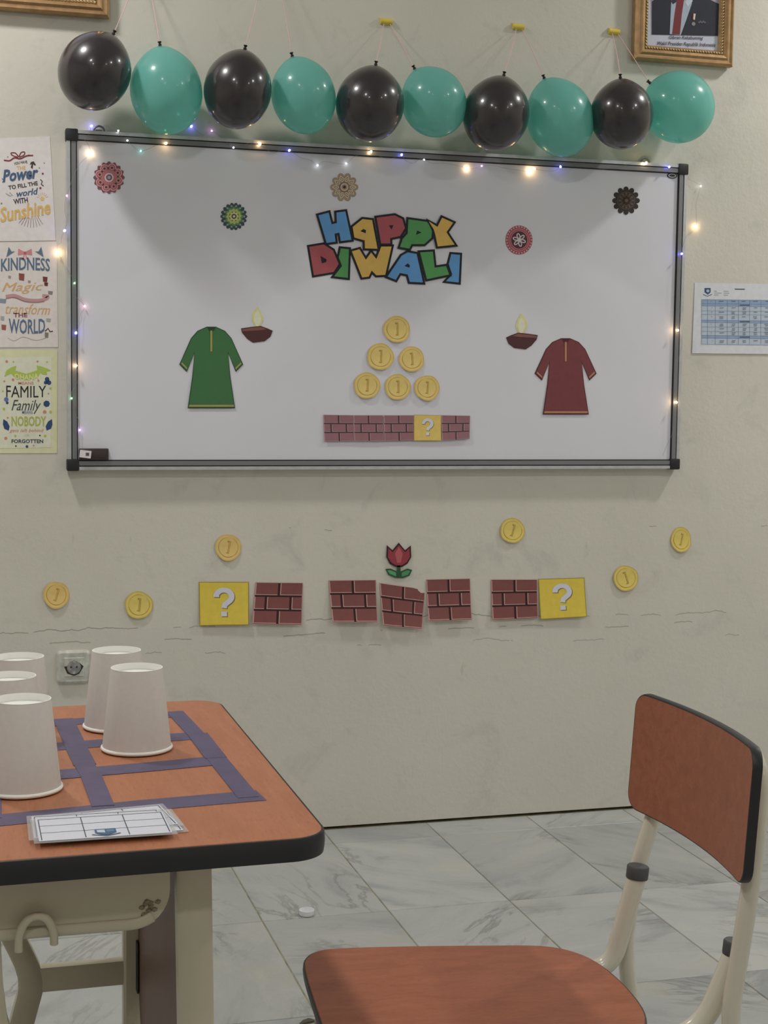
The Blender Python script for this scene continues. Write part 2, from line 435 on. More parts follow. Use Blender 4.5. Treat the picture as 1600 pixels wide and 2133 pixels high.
# ceiling lights, the last two added as fill
M_DIFF = mat('lit_diffuser', (1, 1, 1, 1), 0.5)
for i, (x, y, s) in enumerate(LAMP):
    where = ('left light of the row nearest the board wall', 'right light of the row nearest the board wall', 'left light of the middle row', 'right light of the middle row', 'left unseen light of the rear row, added for fill', 'right unseen light of the rear row, added for fill')[i]
    t = empty('ceiling_light', (x, y, CEIL), 'round white recessed ceiling light, ' + where, 'ceiling light', 'round ceiling lights')
    lathe('trim_ring', [(0.11, 0), (0.14, 0), (0.14, -0.012), (0.125, -0.02), (0.11, -0.02), (0.11, 0)], M_WHITEP, t)
    me = mat('lit_diffuser_%d' % i, (1, 1, 1, 1), 0.5, emit=LAMP_COL + (1,), es=s)
    lathe('diffuser', [(0, -0.011), (0.109, -0.011)], me, t, seg=32)

# ================================================================== WHITEBOARD
bz0, bz1, bx0, bx1 = 1.038, 1.9335, -0.002, 1.793
board = empty('whiteboard', ((bx0 + bx1) / 2, 0, bz0), 'large wide whiteboard with grey aluminium frame and black corners on the wall', 'whiteboard')
def bchild(name, bm, m, smooth=False, auto=None):
    o = bobj(name, bm, m, board, smooth, auto=auto); o.matrix_parent_inverse = Matrix.Translation(-board.location); return o
bm = bmesh.new(); add_box(bm, bx0 + 0.008, bx1 - 0.008, BOARD_Y, -0.006, bz0 + 0.008, bz1 - 0.008); bchild('writing_surface', bm, M_BOARD)
FW = 0.027
def rail(ax, a0, a1, pos, sgn):
    bm = bmesh.new()   # profile: outer rounded ridge, dark groove, inner lip
    for (d0, d1, y, mi) in ((0.0, 0.009, -0.030, 0), (0.009, 0.012, -0.024, 1), (0.012, 0.024, -0.029, 2), (0.024, FW, -0.0245, 1)):
        p, q = sorted((pos + sgn * d0, pos + sgn * d1))
        if ax == 'x': add_box(bm, a0, a1, y, -0.002, p, q, 0, mi)
        else: add_box(bm, p, q, y, -0.002, a0, a1, 0, mi)
    bchild('frame_rail', bm, [M_ALU, M_BLACK, M_ALUD])
rail('x', bx0 + 0.02, bx1 - 0.02, bz1, -1); rail('x', bx0 + 0.02, bx1 - 0.02, bz0, 1)
rail('z', bz0 + 0.02, bz1 - 0.02, bx0, 1); rail('z', bz0 + 0.02, bz1 - 0.02, bx1, -1)
for sx, px in ((1, bx0), (-1, bx1)):
    for sz, pz in ((1, bz0), (-1, bz1)):
        bm = bmesh.new(); a, b = sorted((px - sx * 0.003, px + sx * 0.030)); c, d = sorted((pz - sz * 0.003, pz + sz * 0.030))
        add_box(bm, a, b, -0.033, -0.0015, c, d, 0.005)
        bchild('corner_cap', bm, M_BLACK, True, 0.8)
# maker's oval plate, top right (unreadable in the photo)
c = wl(1400, 366, BOARD_Y)
bm = bmesh.new()
for (rx, rz, y0, mi) in ((0.0165, 0.0085, 0.001, 0), (0.0125, 0.0055, 0.0016, 1), (0.0095, 0.0035, 0.0021, 0)):
    r = [bm.verts.new((c.x + rx * math.cos(2 * PI * k / 28), BOARD_Y - y0, c.z + rz * math.sin(2 * PI * k / 28))) for k in range(28)]
    r2 = [bm.verts.new((v.co.x, BOARD_Y + 0.0002, v.co.z)) for v in r]
    f = bm.faces.new(r); f.material_index = mi
    for k in range(28): f = bm.faces.new((r[k], r[(k + 1) % 28], r2[(k + 1) % 28], r2[k])); f.material_index = mi
bchild('oval_plate', bm, [M_BLACK, pm(215, 215, 220)])
# hanging brackets above the frame
for (px, py, lab) in ((206, 272, 0), (1344, 339, 1)):
    q = wl(px, py, -0.012); bm = bmesh.new()
    add_tube(bm, smooth_path([(q.x - 0.013, -0.012, bz1 - 0.002), (q.x - 0.012, -0.012, q.z + 0.004), (q.x, -0.012, q.z + 0.012), (q.x + 0.012, -0.012, q.z + 0.006), (q.x + 0.014, -0.012, bz1 - 0.002)]), 0.0026, 8)
    add_box(bm, q.x - 0.009, q.x + 0.009, -0.010, -0.001, bz1 - 0.004, q.z + 0.003)
    bchild('hanging_bracket', bm, M_ALUD, True, 0.8)
# ================================================================== GREETING LETTERS
Z = lambda pts: [(600 + x / 3.636, 330 + y / 3.636) for x, y in pts]
BLUE, YEL, RED, GRN, BLK = pm(74, 138, 196), pm(214, 172, 74), pm(160, 72, 82), pm(74, 142, 80), pm(32, 32, 40)
LET = [
 ('H', BLUE, [(228,432),(306,411),(328,500),(368,490),(364,411),(432,402),(478,617),(398,627),(386,563),(350,570),(358,632),(290,641)], None),
 ('A', YEL, [(487,520),(562,460),(634,468),(675,685),(580,682),(578,622),(500,600)], [(545,552),(568,535),(588,545),(585,568)]),
 ('P', RED, [(668,450),(805,432),(862,460),(882,530),(845,588),(770,605),(772,645),(702,645)], [(762,508),(795,508),(780,540)]),
 ('P', GRN, [(908,462),(1050,482),(1088,540),(1082,602),(1028,650),(932,650),(915,684),(845,672),(865,612),(903,570)], [(975,548),(1008,562),(965,580)]),
 ('Y', YEL, [(1062,477),(1128,520),(1163,450),(1247,488),(1196,560),(1258,655),(1130,668),(1112,580),(1100,540)], None),
 ('D', RED, [(160,670),(270,652),(340,697),(383,800),(345,860),(195,885)], [(245,738),(290,765),(288,785),(255,795)]),
 ('I', GRN, [(398,682),(460,688),(452,905),(348,893),(408,815),(383,750)], None),
 ('W', YEL, [(482,704),(540,688),(588,768),(628,712),(668,762),(705,668),(783,668),(735,882),(668,886),(632,850),(610,896),(560,902)], None),
 ('A', BLUE, [(858,738),(905,712),(972,724),(1020,940),(920,935),(905,880),(845,868),(815,920),(752,895)], [(880,815),(905,795),(922,812),(915,828)]),
 ('L', GRN, [(998,712),(1095,706),(1108,828),(1195,815),(1218,880),(1050,915)], None),
 ('I', BLUE, [(1235,725),(1302,730),(1292,940),(1195,930),(1243,880),(1216,800)], None)]
cc = wl(800, 515, BOARD_Y)
greet = empty('greeting_cutout', cc, 'HAPPY DIWALI paper letters in blue, yellow, red and green on the whiteboard', 'paper sign')
cname = {id(BLUE): 'blue', id(YEL): 'yellow', id(RED): 'red', id(GRN): 'green'}
for i, (ch, m, poly, hole) in enumerate(LET):
    s = Sheet(on_board(0.0006 + 0.0004 * (i % 5) + (0.0021 if i < 5 else 0.0)), 0.0006)
    P = Z(poly); s.poly(inset(P, 4.4), BLK, 0); s.poly(P, m, 1)
    if hole: s.poly(Z(hole), BLK, 2)
    o = s.build('letter'); o.parent = greet; o.matrix_parent_inverse = Matrix.Translation(-cc)
    o['label'] = '%s paper letter %s' % (cname[id(m)], ch)
# white backing paper showing between the two words
s = Sheet(on_board(0.0001), 0.0003); s.poly(Z([(300,640),(560,640),(700,690),(800,650),(920,700),(1180,690),(1120,660),(820,610),(500,600)]), pm(196,196,204), 0)
o = s.build('backing_paper'); o.parent = greet; o.matrix_parent_inverse = Matrix.Translation(-cc)

# ================================================================== MANDALAS
def mandala(px, py, R, lab, style):
    s = Sheet(on_board(0.0006, None), 0.0006)
    def star(r, n, a, layer, m, pw=1, ph=0):
        s.poly([(px + r * (1 + a * (abs(math.cos(n / 2 * (t := 2 * PI * k / (n * 8)) + ph)) ** pw - 0.5)) * math.cos(t), py + 1.03 * r * (1 + a * (abs(math.cos(n / 2 * t + ph)) ** pw - 0.5)) * math.sin(t)) for k in range(n * 8)], m, layer)
    if style == 'pink':
        star(R * 1.0, 16, 0.12, 0, pm(120, 70, 80), 2)
        for k in range(8):
            a = 2 * PI * k / 8 + 0.3; c = (px + 0.66 * R * math.cos(a), py + 0.68 * R * math.sin(a))
            s.disc(c, R * 0.29, pm(205, 150, 155), 1, 18); s.disc(c, R * 0.23, pm(150, 85, 95), 2, 18)
            s.disc(c, R * 0.15, pm(190, 130, 130), 3, 14); s.disc(c, R * 0.09, pm(85, 55, 65), 4, 10)
        s.disc((px, py), R * 0.50, pm(170, 100, 105), 3); s.disc((px, py), R * 0.30, pm(200, 185, 190), 4); s.disc((px, py), R * 0.21, pm(110, 85, 95), 5); s.disc((px, py), R * 0.10, pm(165, 150, 160), 6)
    if style == 'tan':
        star(R, 10, 0.26, 0, pm(150, 132, 112), 0.7)
        for k in range(10):
            a = 2 * PI * k / 10; d = Vector((math.cos(a), math.sin(a))); n = Vector((-d.y, d.x)); c = Vector((px, py)) + d * R * 0.66
            for (l, wd, m, ly) in ((0.30, 0.20, pm(205, 190, 165), 1), (0.20, 0.13, pm(110, 88, 75), 2), (0.12, 0.07, pm(200, 180, 150), 3)):
                s.poly([c + d * R * l * 1.1, c + n * R * wd, c - d * R * l * 0.9, c - n * R * wd], m, ly)
        s.disc((px, py), R * 0.42, pm(120, 95, 80), 3); s.disc((px, py), R * 0.32, pm(190, 170, 150), 4); s.disc((px, py), R * 0.22, pm(150, 130, 110), 5); s.disc((px, py), R * 0.12, pm(60, 50, 50), 6)
    if style == 'green':
        star(R, 18, 0.16, 0, pm(58, 72, 80), 1)
        for k in range(14):
            a = 2 * PI * k / 14; s.disc((px + 0.82 * R * math.cos(a), py + 0.84 * R * math.sin(a)), R * 0.09, pm(120, 150, 140), 1, 8)
        star(R * 0.70, 12, 0.2, 2, pm(88, 130, 88), 1); star(R * 0.56, 12, 0.2, 3, pm(165, 175, 95), 1, 0.4); s.disc((px, py), R * 0.40, pm(70, 110, 80), 4)
        star(R * 0.34, 8, 0.3, 5, pm(185, 185, 110), 1); s.disc((px, py), R * 0.20, pm(60, 70, 80), 6); s.disc((px, py), R * 0.10, pm(190, 190, 170), 7, 10)
    if style == 'dark':
        star(R, 12, 0.30, 0, pm(52, 44, 42), 0.6)
        s.disc((px, py), R * 0.74, pm(92, 78, 66), 1); s.disc((px, py), R * 0.69, pm(58, 48, 46), 2)
        for k in range(12):
            a = 2 * PI * k / 12; s.disc((px + 0.56 * R * math.cos(a), py + 0.58 * R * math.sin(a)), R * 0.075, pm(102, 86, 70), 3, 8)
        star(R * 0.46, 12, 0.2, 4, pm(84, 66, 54), 1); star(R * 0.34, 8, 0.3, 5, pm(48, 36, 36), 1); s.disc((px, py), R * 0.14, pm(96, 78, 62), 6)
    if style == 'round':
        s.disc((px, py), R, pm(150, 72, 84), 0, 40, ry=R * 1.08)
        for k in range(28):
            a = 2 * PI * k / 28; s.disc((px + 0.91 * R * math.cos(a), py + 0.98 * R * math.sin(a)), R * 0.055, pm(205, 165, 175), 1, 8)
        s.disc((px, py), R * 0.78, pm(196, 120, 130), 1, 36, ry=R * 0.84); s.disc((px, py), R * 0.73, pm(140, 66, 80), 2, 36, ry=R * 0.79)
        s.disc((px, py), R * 0.66, pm(190, 105, 118), 3, 36, ry=R * 0.71); s.disc((px, py), R * 0.60, pm(78, 44, 54), 4, 36, ry=R * 0.65)
        for k in range(6):
            a = 2 * PI * k / 6 + 0.3; c = Vector((px + 0.29 * R * math.cos(a), py + 0.30 * R * math.sin(a))); d = Vector((math.cos(a), math.sin(a))); n = Vector((-d.y, d.x))
            for (l, wd, m, ly) in ((0.22, 0.14, pm(200, 190, 196), 5), (0.14, 0.07, pm(95, 60, 70), 6)):
                s.poly([c + d * (R * l * math.cos(q)) + n * (R * wd * math.sin(q)) for q in [2 * PI * j / 12 for j in range(12)]], m, ly)
        s.disc((px, py), R * 0.10, pm(205, 195, 200), 6, 12)
    o = center(s.build('mandala_cutout')); tag(o, lab, 'paper decoration', 'mandala cutouts on the whiteboard')
mandala(227, 370, 31, 'pink paper mandala with eight round petals near the whiteboard top left corner', 'pink')
mandala(717, 390, 26, 'tan lace-like paper mandala above the letters HAPPY', 'tan')
mandala(487, 451, 26, 'green and navy paper mandala on the left half of the whiteboard', 'green')
mandala(1304, 418, 25, 'dark brown spiky paper mandala near the whiteboard top right', 'dark')
mandala(1081, 500, 28, 'round pink and maroon paper mandala with a white flower, right of the letters', 'round')

# ================================================================== PAPER COINS
def coin(px, py, r, on, lab, group, tilt=0.0, sq=1.0, hue=0, seed=0):
    rnd = random.Random(seed); ph = rnd.random() * 6; n = 40
    rim = [pm(196, 162, 70), pm(200, 164, 82), pm(186, 160, 66)][hue]; face = [pm(218, 190, 104), pm(220, 188, 104), pm(212, 188, 86)][hue]; dk = [pm(166, 132, 52), pm(172, 128, 56), pm(160, 136, 54)][hue]
    curl = (lambda x, y: 0.004 * max(0, (y - py) / r + 0.2) ** 2 + 0.003 * max(0, (px - x) / r) ** 2)
    s = Sheet((on_board if on else on_wall)(0.0006, curl), 0.0006)
    def q(k, rr): 
        a = 2 * PI * k / n; e = 1 + 0.018 * math.sin(3 * a + ph) + 0.012 * math.sin(5 * a + 2 * ph)
        return (px + rr * sq * e * math.cos(a), py + rr * e * math.sin(a) * 0.99)
    c, sn = math.cos(tilt), math.sin(tilt); rot = lambda x, y: (px + (x * c - y * sn) * r * sq, py + (x * sn + y * c) * r)
    s.poly([q(k, r) for k in range(n)], rim, 0); s.poly([q(k, r * 0.93) for k in range(n)], face, 1)
    s.poly([q(k, r * 0.76) for k in range(n)], dk, 2); s.poly([rot(math.cos(2 * PI * k / n) * 0.72 + 0.008, math.sin(2 * PI * k / n) * 0.72 - 0.012) for k in range(n)], face, 3)
    one = [(-0.13, -0.50), (0.12, -0.50), (0.12, 0.46), (-0.10, 0.46), (-0.10, 0.38), (0.0, 0.38), (0.0, -0.38), (-0.13, -0.38)]
    s.poly([rot(x, y) for x, y in one], dk, 4)
    s.poly([rot(x, y) for x, y in [(0.03, -0.46), (0.085, -0.46), (0.085, 0.42), (0.03, 0.42)]], rim, 5)
    o = center(s.build('coin_cutout', sub=1)); tag(o, lab, 'paper coin', group)
g1 = 'paper coins in a pyramid on the whiteboard'; g2 = 'paper coins on the wall below the whiteboard'
for a in [(826, 686, 28, 'gold paper coin at the top of the pyramid', 0, 0), (792, 743, 28, 'gold paper coin left in the middle row of the pyramid', 0.05, 1), (857, 748, 26.5, 'gold paper coin right in the middle row of the pyramid', -0.05, 2),
          (764, 803, 27.5, 'gold paper coin at the bottom left of the pyramid', 0.06, 3), (828, 806, 27, 'gold paper coin in the middle of the pyramid bottom row', 0.0, 4), (889, 808, 26.5, 'gold paper coin at the bottom right of the pyramid', 0.1, 5)]:
    coin(a[0], a[1], a[2], True, a[3], g1, a[4], 1, 0, a[5])
for a in [(475, 1140, 27.5, 'orange-gold paper coin above the left yellow card', 0.2, 1, 1, 11), (117, 1239, 28, 'orange-gold paper coin leftmost on the wall above the cups', 0.3, 0.98, 1, 12), (289, 1260, 28.5, 'yellow paper coin above the power socket, right one of two', 0.1, 1.04, 2, 13),
          (1067, 1105, 26, 'yellow paper coin above the right brick card', 0.3, 1, 2, 14), (1418, 1124, 26.5, 'narrow yellow paper coin rightmost on the wall', 0.3, 0.8, 2, 15), (1303, 1204, 26.5, 'yellow paper coin right of the right yellow card', -0.3, 1, 2, 16)]:
    coin(a[0], a[1], a[2], False, a[3], g2, a[4], a[5], a[6], a[7])

# ================================================================== BRICK AND QUESTION CARDS
def quad(c):
    (ax, ay), (bx, by), (cx, cy), (dx, dy) = c   # TL TR BR BL
    return lambda u, v: ((1 - u) * (1 - v) * ax + u * (1 - v) * bx + u * v * cx + (1 - u) * v * dx, (1 - u) * (1 - v) * ay + u * (1 - v) * by + u * v * cy + (1 - u) * v * dy)
def card_fn(c, on, curl):
    q = quad(c); Y = BOARD_Y if on else 0.0
    def fn(u, v, lift):
        x, y = q(u, v); p = wl(x, y, Y); p.y = Y - (0.0006 + lift + curl(u, v)); return p
    return fn
def grid_poly(s, u0, v0, u1, v1, m, layer, cut=None):
    s.poly([(u0, v0), (u1, v0), (u1, v1), (u0, v1)], m, layer)
def brick_card(c, on, lab, curl, group, pale=0):
    f = card_fn(c, on, curl); s = Sheet(f, 0.0006)
    br = pm(136, 92, 100) if pale else pm(118, 66, 64); hl = pm(176, 140, 146) if pale else pm(188, 140, 132); mo = pm(72, 48, 58) if pale else pm(50, 28, 30)
    grid_poly(s, 0, 0, 1, 1, hl if pale else pm(176, 130, 124), 0); grid_poly(s, 0.012, 0.01, 0.985, 0.985, mo, 1)
    for (v0, v1, cols) in ((0.015, 0.30, ((0.01, 0.48), (0.53, 0.985))), (0.345, 0.635, ((0.01, 0.22), (0.27, 0.73), (0.78, 0.985))), (0.68, 0.975, ((0.01, 0.48), (0.53, 0.985)))):
        for (u0, u1) in cols:
            grid_poly(s, u0, v0, u1, v1, hl, 2); grid_poly(s, u0 + 0.018, v0 + 0.0, u1, v1 - 0.02, br, 3)
    o = center(s.build('brick_card', sub=5)); tag(o, lab, 'paper card', group)
def query_card(c, on, lab, curl, group):
    # plain yellow card with a white question mark
    f = card_fn(c, on, curl); s = Sheet(f, 0.0006)
    y = pm(206, 176, 84) if on else pm(204, 180, 40)
    grid_poly(s, 0, 0, 1, 1, pm(166, 140, 52) if on else pm(150, 128, 34), 0); grid_poly(s, 0.015, 0.015, 0.985, 0.98, y, 1)
    ar = [(0.50 + 0.155 * math.cos(a), 0.335 - 0.150 * math.sin(a)) for a in [math.radians(185 - 14 * k) for k in range(17)]] + [(0.515, 0.525), (0.50, 0.60)]
    for (o_, m_, ly) in ((0.018, pm(120, 104, 50), 2), (0.0, pm(198, 198, 212), 3)):
        q = [(x + o_, y + o_) for x, y in ar]
        s.line(q, 0.115, m_, ly)
        s.poly([(0.44 + o_, 0.68 + o_), (0.56 + o_, 0.68 + o_), (0.56 + o_, 0.79 + o_), (0.44 + o_, 0.79 + o_)], m_, ly)
    o = center(s.build('question_card', sub=3)); tag(o, lab, 'paper card', group)
flat = lambda u, v: 0.0008
lift = lambda k, e=0.0: (lambda u, v: 0.0008 + k * v * v + e * max(0, u - 0.5) * v)
gb = 'paper cards in a row under the coin pyramid'
brick_card([(673, 864), (736, 865), (737, 919), (675, 920)], True, 'leftmost pale brick print card of the row on the whiteboard', lift(0.003), gb, 1)
brick_card([(736, 865), (798, 865), (799, 919), (737, 919)], True, 'second pale brick print card from the left on the whiteboard', lift(0.004), gb, 1)
brick_card([(799, 865), (861, 865), (861, 918), (800, 919)], True, 'pale brick print card just left of the small yellow card', lift(0.003), gb, 1)
query_card([(862, 864), (919, 865), (918, 918), (861, 918)], True, 'small yellow question mark card in the row on the whiteboard', lift(0.004), gb)
brick_card([(919, 865), (979, 866), (977, 914), (920, 918)], True, 'pale brick print card at the right end of the whiteboard row', lift(0.004), gb, 1)
gw = 'paper cards taped to the wall below the whiteboard'
query_card([(414, 1212), (518, 1212), (517, 1301), (415, 1303)], False, 'left yellow question mark card taped to the wall', lift(0.006, 0.006), gw)
brick_card([(532, 1213), (631, 1214), (627, 1301), (524, 1299)], False, 'dark red brick card right of the left yellow card', lift(0.008), gw)
brick_card([(684, 1209), (783, 1208), (784, 1295), (690, 1295)], False, 'brick card left of the drooping brick card', lift(0.014), gw)
brick_card([(790, 1214), (887, 1228), (876, 1309), (796, 1302)], False, 'tilted brick card drooping in the middle, below the paper flower', (lambda u, v: 0.0008 + 0.010 * v * v + 0.012 * max(0, u - 0.4) * v + 0.004 * math.sin(u * 5)), gw)
brick_card([(887, 1207), (979, 1205), (980, 1290), (890, 1293)], False, 'brick card right of the drooping brick card', lift(0.012), gw)
brick_card([(1022, 1207), (1119, 1207), (1119, 1287), (1024, 1291)], False, 'brick card left of the right yellow card', lift(0.006), gw)
query_card([(1121, 1206), (1217, 1203), (1220, 1284), (1124, 1290)], False, 'right yellow question mark card taped to the wall', lift(0.006, 0.004), gw)

# ================================================================== PLAIN PAPER CUTOUTS (generic stand-ins)
def tunic(cx, y0, y1, hw, col, dk, trim, lab):
    s = Sheet(on_board(0.0006, lambda x, y: 0.002 * max(0, (y - y0) / (y1 - y0)) ** 2), 0.0006); H = y1 - y0
    P = [(-0.14, 0.0), (0.14, 0.0), (0.42, 0.05), (0.62, 0.14), (0.98, 0.46), (0.78, 0.54), (0.52, 0.30), (0.58, 0.62), (0.72, 1.0), (-0.72, 1.0), (-0.58, 0.62), (-0.52, 0.30), (-0.78, 0.54), (-0.98, 0.46), (-0.62, 0.14), (-0.42, 0.05)]
    A = [(cx + x * hw, y0 + y * H) for x, y in P]
    s.poly(inset(A, 1.5), dk, 0); s.poly(A, col, 1)
    T = lambda q: [(cx + x * hw, y0 + y * H) for x, y in q]
    s.poly(T([(-0.14, 0), (0.14, 0), (0.05, 0.05), (-0.05, 0.05)]), dk, 2); s.poly(T([(-0.03, 0.04), (0.03, 0.04), (0.03, 0.30), (-0.03, 0.30)]), trim, 3)
    s.poly(T([(-0.70, 0.965), (0.70, 0.965), (0.715, 0.99), (-0.715, 0.99)]), trim, 3)
    for sg in (-1, 1): s.poly(T([(sg * 0.93, 0.435), (sg * 0.95, 0.455), (sg * 0.77, 0.525), (sg * 0.755, 0.505)]), trim, 3)
    tag(center(s.build('tunic_cutout')), lab, 'paper cutout', 'paper garment cutouts on the whiteboard')
tunic(440, 682, 849, 66, pm(56, 104, 60), pm(34, 66, 42), pm(150, 140, 74), 'plain green paper tunic cutout on the left of the whiteboard')
tunic(1178, 706, 862, 64, pm(112, 52, 58), pm(72, 34, 42), pm(168, 116, 78), 'plain maroon paper tunic cutout on the right of the whiteboard')
def lamp(cx, cy, sg, lab):
    s = Sheet(on_board(0.0006), 0.0006); T = lambda q: [(cx + sg * x, cy + y) for x, y in q]
    s.poly(T([(-33, -14), (-12, -17), (8, -19), (22, -14), (33, -9), (28, 4), (16, 13), (-8, 16), (-20, 8), (-31, -5)]), pm(74, 42, 44), 0)
    s.poly(T([(-31, -12), (-12, -15), (8, -17), (20, -12), (6, -10), (-12, -9), (-30, -8)]), pm(120, 74, 66), 1)
    s.poly(T([(-4, -18), (-11, -32), (-9, -46), (2, -59), (9, -46), (13, -34), (10, -24), (5, -17)]), pm(200, 196, 120), 0)
    s.poly(T([(-2, -19), (-7, -32), (-5, -44), (2, -53), (6, -44), (9, -33), (6, -22), (3, -18)]), pm(232, 230, 205), 1)
    tag(center(s.build('oil_lamp_cutout')), lab, 'paper cutout', 'paper oil lamps on the whiteboard')
lamp(535, 698, 1, 'brown paper oil lamp with pale flame on the left half of the whiteboard')
lamp(1087, 712, -1, 'brown paper oil lamp with pale flame on the right half of the whiteboard')
s = Sheet(on_wall(0.0006, lambda x, y: 0.003), 0.0006)   # a plain red paper flower with two leaves
s.poly([(805, 1135), (817, 1146), (830, 1130), (843, 1146), (855, 1136), (856, 1160), (848, 1174), (836, 1181), (824, 1181), (811, 1174), (804, 1160)], pm(52, 30, 36), 0)
s.poly([(808, 1141), (817, 1150), (830, 1135), (843, 1150), (852, 1141), (853, 1160), (846, 1171), (836, 1177), (824, 1177), (814, 1171), (807, 1160)], pm(140, 48, 60), 1)
s.poly([(830, 1139), (838, 1153), (834, 1172), (826, 1172), (822, 1153)], pm(170, 78, 84), 2)
s.poly([(827, 1178), (833, 1178), (834, 1190), (848, 1184), (858, 1187), (852, 1199), (838, 1204), (822, 1203), (808, 1197), (802, 1185), (813, 1184), (826, 1190)], pm(36, 78, 50), 0)
s.poly([(836, 1192), (848, 1187), (854, 1189), (849, 1197), (836, 1201)], pm(70, 132, 84), 1); s.poly([(824, 1192), (812, 1187), (806, 1188), (811, 1195), (824, 1200)], pm(78, 146, 94), 1)
tag(center(s.build('flower_cutout')), 'small red paper flower with green leaves above the drooping brick card', 'paper cutout')

# ================================================================== POSTERS ON THE LEFT
WHITE, DK = pm(188, 182, 182, 1.8), pm(66, 52, 54)
gp = 'lettered posters left of the whiteboard'
# poster 1
s = Sheet(on_wall(0.0006), 0.0006); bl, ye, rd = pm(62, 88, 122), pm(208, 168, 84), pm(120, 48, 54)
s.poly([(-52, 290), (104, 284), (116, 501), (-46, 503)], WHITE, 0)
s.line(smooth_path([(10, 333, 0), (20, 334, 0), (30, 328, 0), (40, 330, 0), (55, 325, 0), (68, 323, 0)], 4) and [(p.x, p.y) for p in smooth_path([(8, 334, 0), (20, 335, 0), (30, 329, 0), (42, 331, 0), (55, 325, 0), (69, 324, 0)], 4)], 3.0, rd, 1)
s.line([(p.x, p.y) for p in smooth_path([(38, 328, 0), (26, 324, 0), (23, 319, 0), (32, 319, 0), (39, 326, 0), (44, 318, 0), (51, 317, 0), (50, 323, 0), (40, 328, 0)], 4)], 2.4, rd, 1)
s.text('YOU HAVE', 29, 337, 57, 343, DK, 1, rot=-0.16, arc=1.5, bold=0.02)
s.text('THE', 35, 346, 53, 354, ye, 1, rot=-0.05, bold=0.02); s.text('Power', 4, 350, 80, 376, bl, 2, shear=0.3, rot=-0.12, bold=0.03)
s.text('TO FILL THE', 17, 382, 79, 391, DK, 1, rot=-0.16, bold=0.03); s.text('world', 34, 394, 80, 408, bl, 1, shear=0.3, rot=-0.14, bold=0.02)
s.text('WITH', 28, 413, 58, 424, DK, 1, rot=-0.14, bold=0.03); s.text('Sunshine', -2, 424, 105, 455, ye, 2, shear=0.25, rot=-0.17, bold=0.02)
for k in range(9):
    a = math.radians(50 + k * 11); s.line([(66 + 10 * math.cos(a) * 2.0, 444 + 10 * math.sin(a)), (66 + 18 * math.cos(a) * 2.0, 446 + 27 * math.sin(a) * 1.05)], 0.9, pm(130, 96, 104), 1)
for k in range(7):
    a = math.radians(200 + k * 23); s.line([(88 + 7 * math.cos(a), 414 + 7 * math.sin(a)), (88 + 13 * math.cos(a), 414 + 13 * math.sin(a))], 0.9, ye, 1)
s.disc((88, 414), 4.5, pm(212, 184, 112), 1, 12)
for (x, y, r) in ((89, 362, 2.2), (84, 392, 2.4), (92, 340, 1.4), (16, 327, 1.4), (60, 323, 1.2), (82, 350, 1.4), (3, 424, 2)): s.disc((x, y), r, rd if r > 2 else pm(120, 120, 110), 1, 8)
s.poly([(64, 338), (70, 336), (75, 344), (72, 345), (69, 342), (68, 352), (64, 349), (66, 342), (62, 344)], DK, 1)
s.line([(84, 374), (88, 378), (86, 384), (91, 388)], 2.0, DK, 1); s.line([(12, 403), (20, 408), (27, 408), (20, 401)], 1.6, pm(140, 142, 146), 1); s.line([(4, 372), (8, 376), (5, 380)], 1.6, bl, 1)
tag(center(s.build('poster')), 'white poster reading THE Power TO FILL THE world WITH Sunshine, topmost', 'poster', gp)
# poster 2
s = Sheet(on_wall(0.0006), 0.0006); bl2, or2, pk = pm(82, 104, 130), pm(198, 152, 96), pm(178, 130, 134)
s.poly([(-46, 506), (118, 503), (121, 723), (-44, 724)], pm(188, 180, 178, 1.75), 0)
s.text('KINDNESS', 2, 539, 104, 566, bl2, 1, arc=3, bold=0.02); s.text('Magic', 4, 588, 90, 612, or2, 1, shear=0.35, rot=-0.03)
s.text('transform', 12, 633, 104, 655, or2, 1, shear=0.35, rot=0.03); s.text('THE', 28, 652, 57, 661, pm(136, 84, 100), 1, bold=0.03); s.text('WORLD', 18, 663, 94, 694, bl2, 1, bold=0.02, arc=-2)
s.line([(p.x, p.y) for p in smooth_path([(12, 618, 0), (30, 616, 0), (52, 624, 0), (74, 626, 0), (92, 624, 0), (100, 618, 0), (88, 616, 0)], 5)], 7, pk, 1)
s.line([(p.x, p.y + 4) for p in smooth_path([(12, 618, 0), (30, 616, 0), (52, 624, 0), (74, 626, 0), (92, 624, 0)], 5)], 1.2, pm(110, 70, 78), 2)
for sg, cx in ((-1, 22), (1, 82)):
    s.poly([(cx - sg * 9, 524), (cx - sg * 2, 524), (cx + sg * 4, 514), (cx + sg * 7, 528), (cx + sg * 9, 536), (cx, 530)], pm(84, 106, 126), 1)
    s.poly([(52, 525), (52 + sg * 14, 518), (52 + sg * 15, 532), (52 + sg * 2, 530), (52 + sg * 6, 540), (52 + sg * 2, 540)], pm(190, 120, 126), 1)
s.disc((52, 527), 3, pm(160, 90, 98), 2, 10)
for (x, y, a, b, m) in ((45, 577, 6, 8, pm(132, 68, 58)), (94, 582, 5, 6, pm(110, 52, 50)), (96, 592, 4, 4, pm(96, 46, 46)), (6, 627, 7, 5, pm(120, 132, 148)), (105, 610, 5, 4, pm(120, 124, 118)), (8, 682, 5, 6, pm(146, 84, 76)), (97, 698, 4, 6, pm(118, 116, 104)), (5, 663, 4, 5, pm(150, 152, 150)), (101, 667, 5, 4, pm(146, 152, 154)), (20, 577, 3, 3, pm(150, 130, 140)), (61, 587, 3, 3, pm(160, 120, 128))):
    s.poly([(x - a, y - b), (x + a, y - b * 0.8), (x + a * 0.8, y + b), (x - a * 0.9, y + b * 0.8)], m, 1)
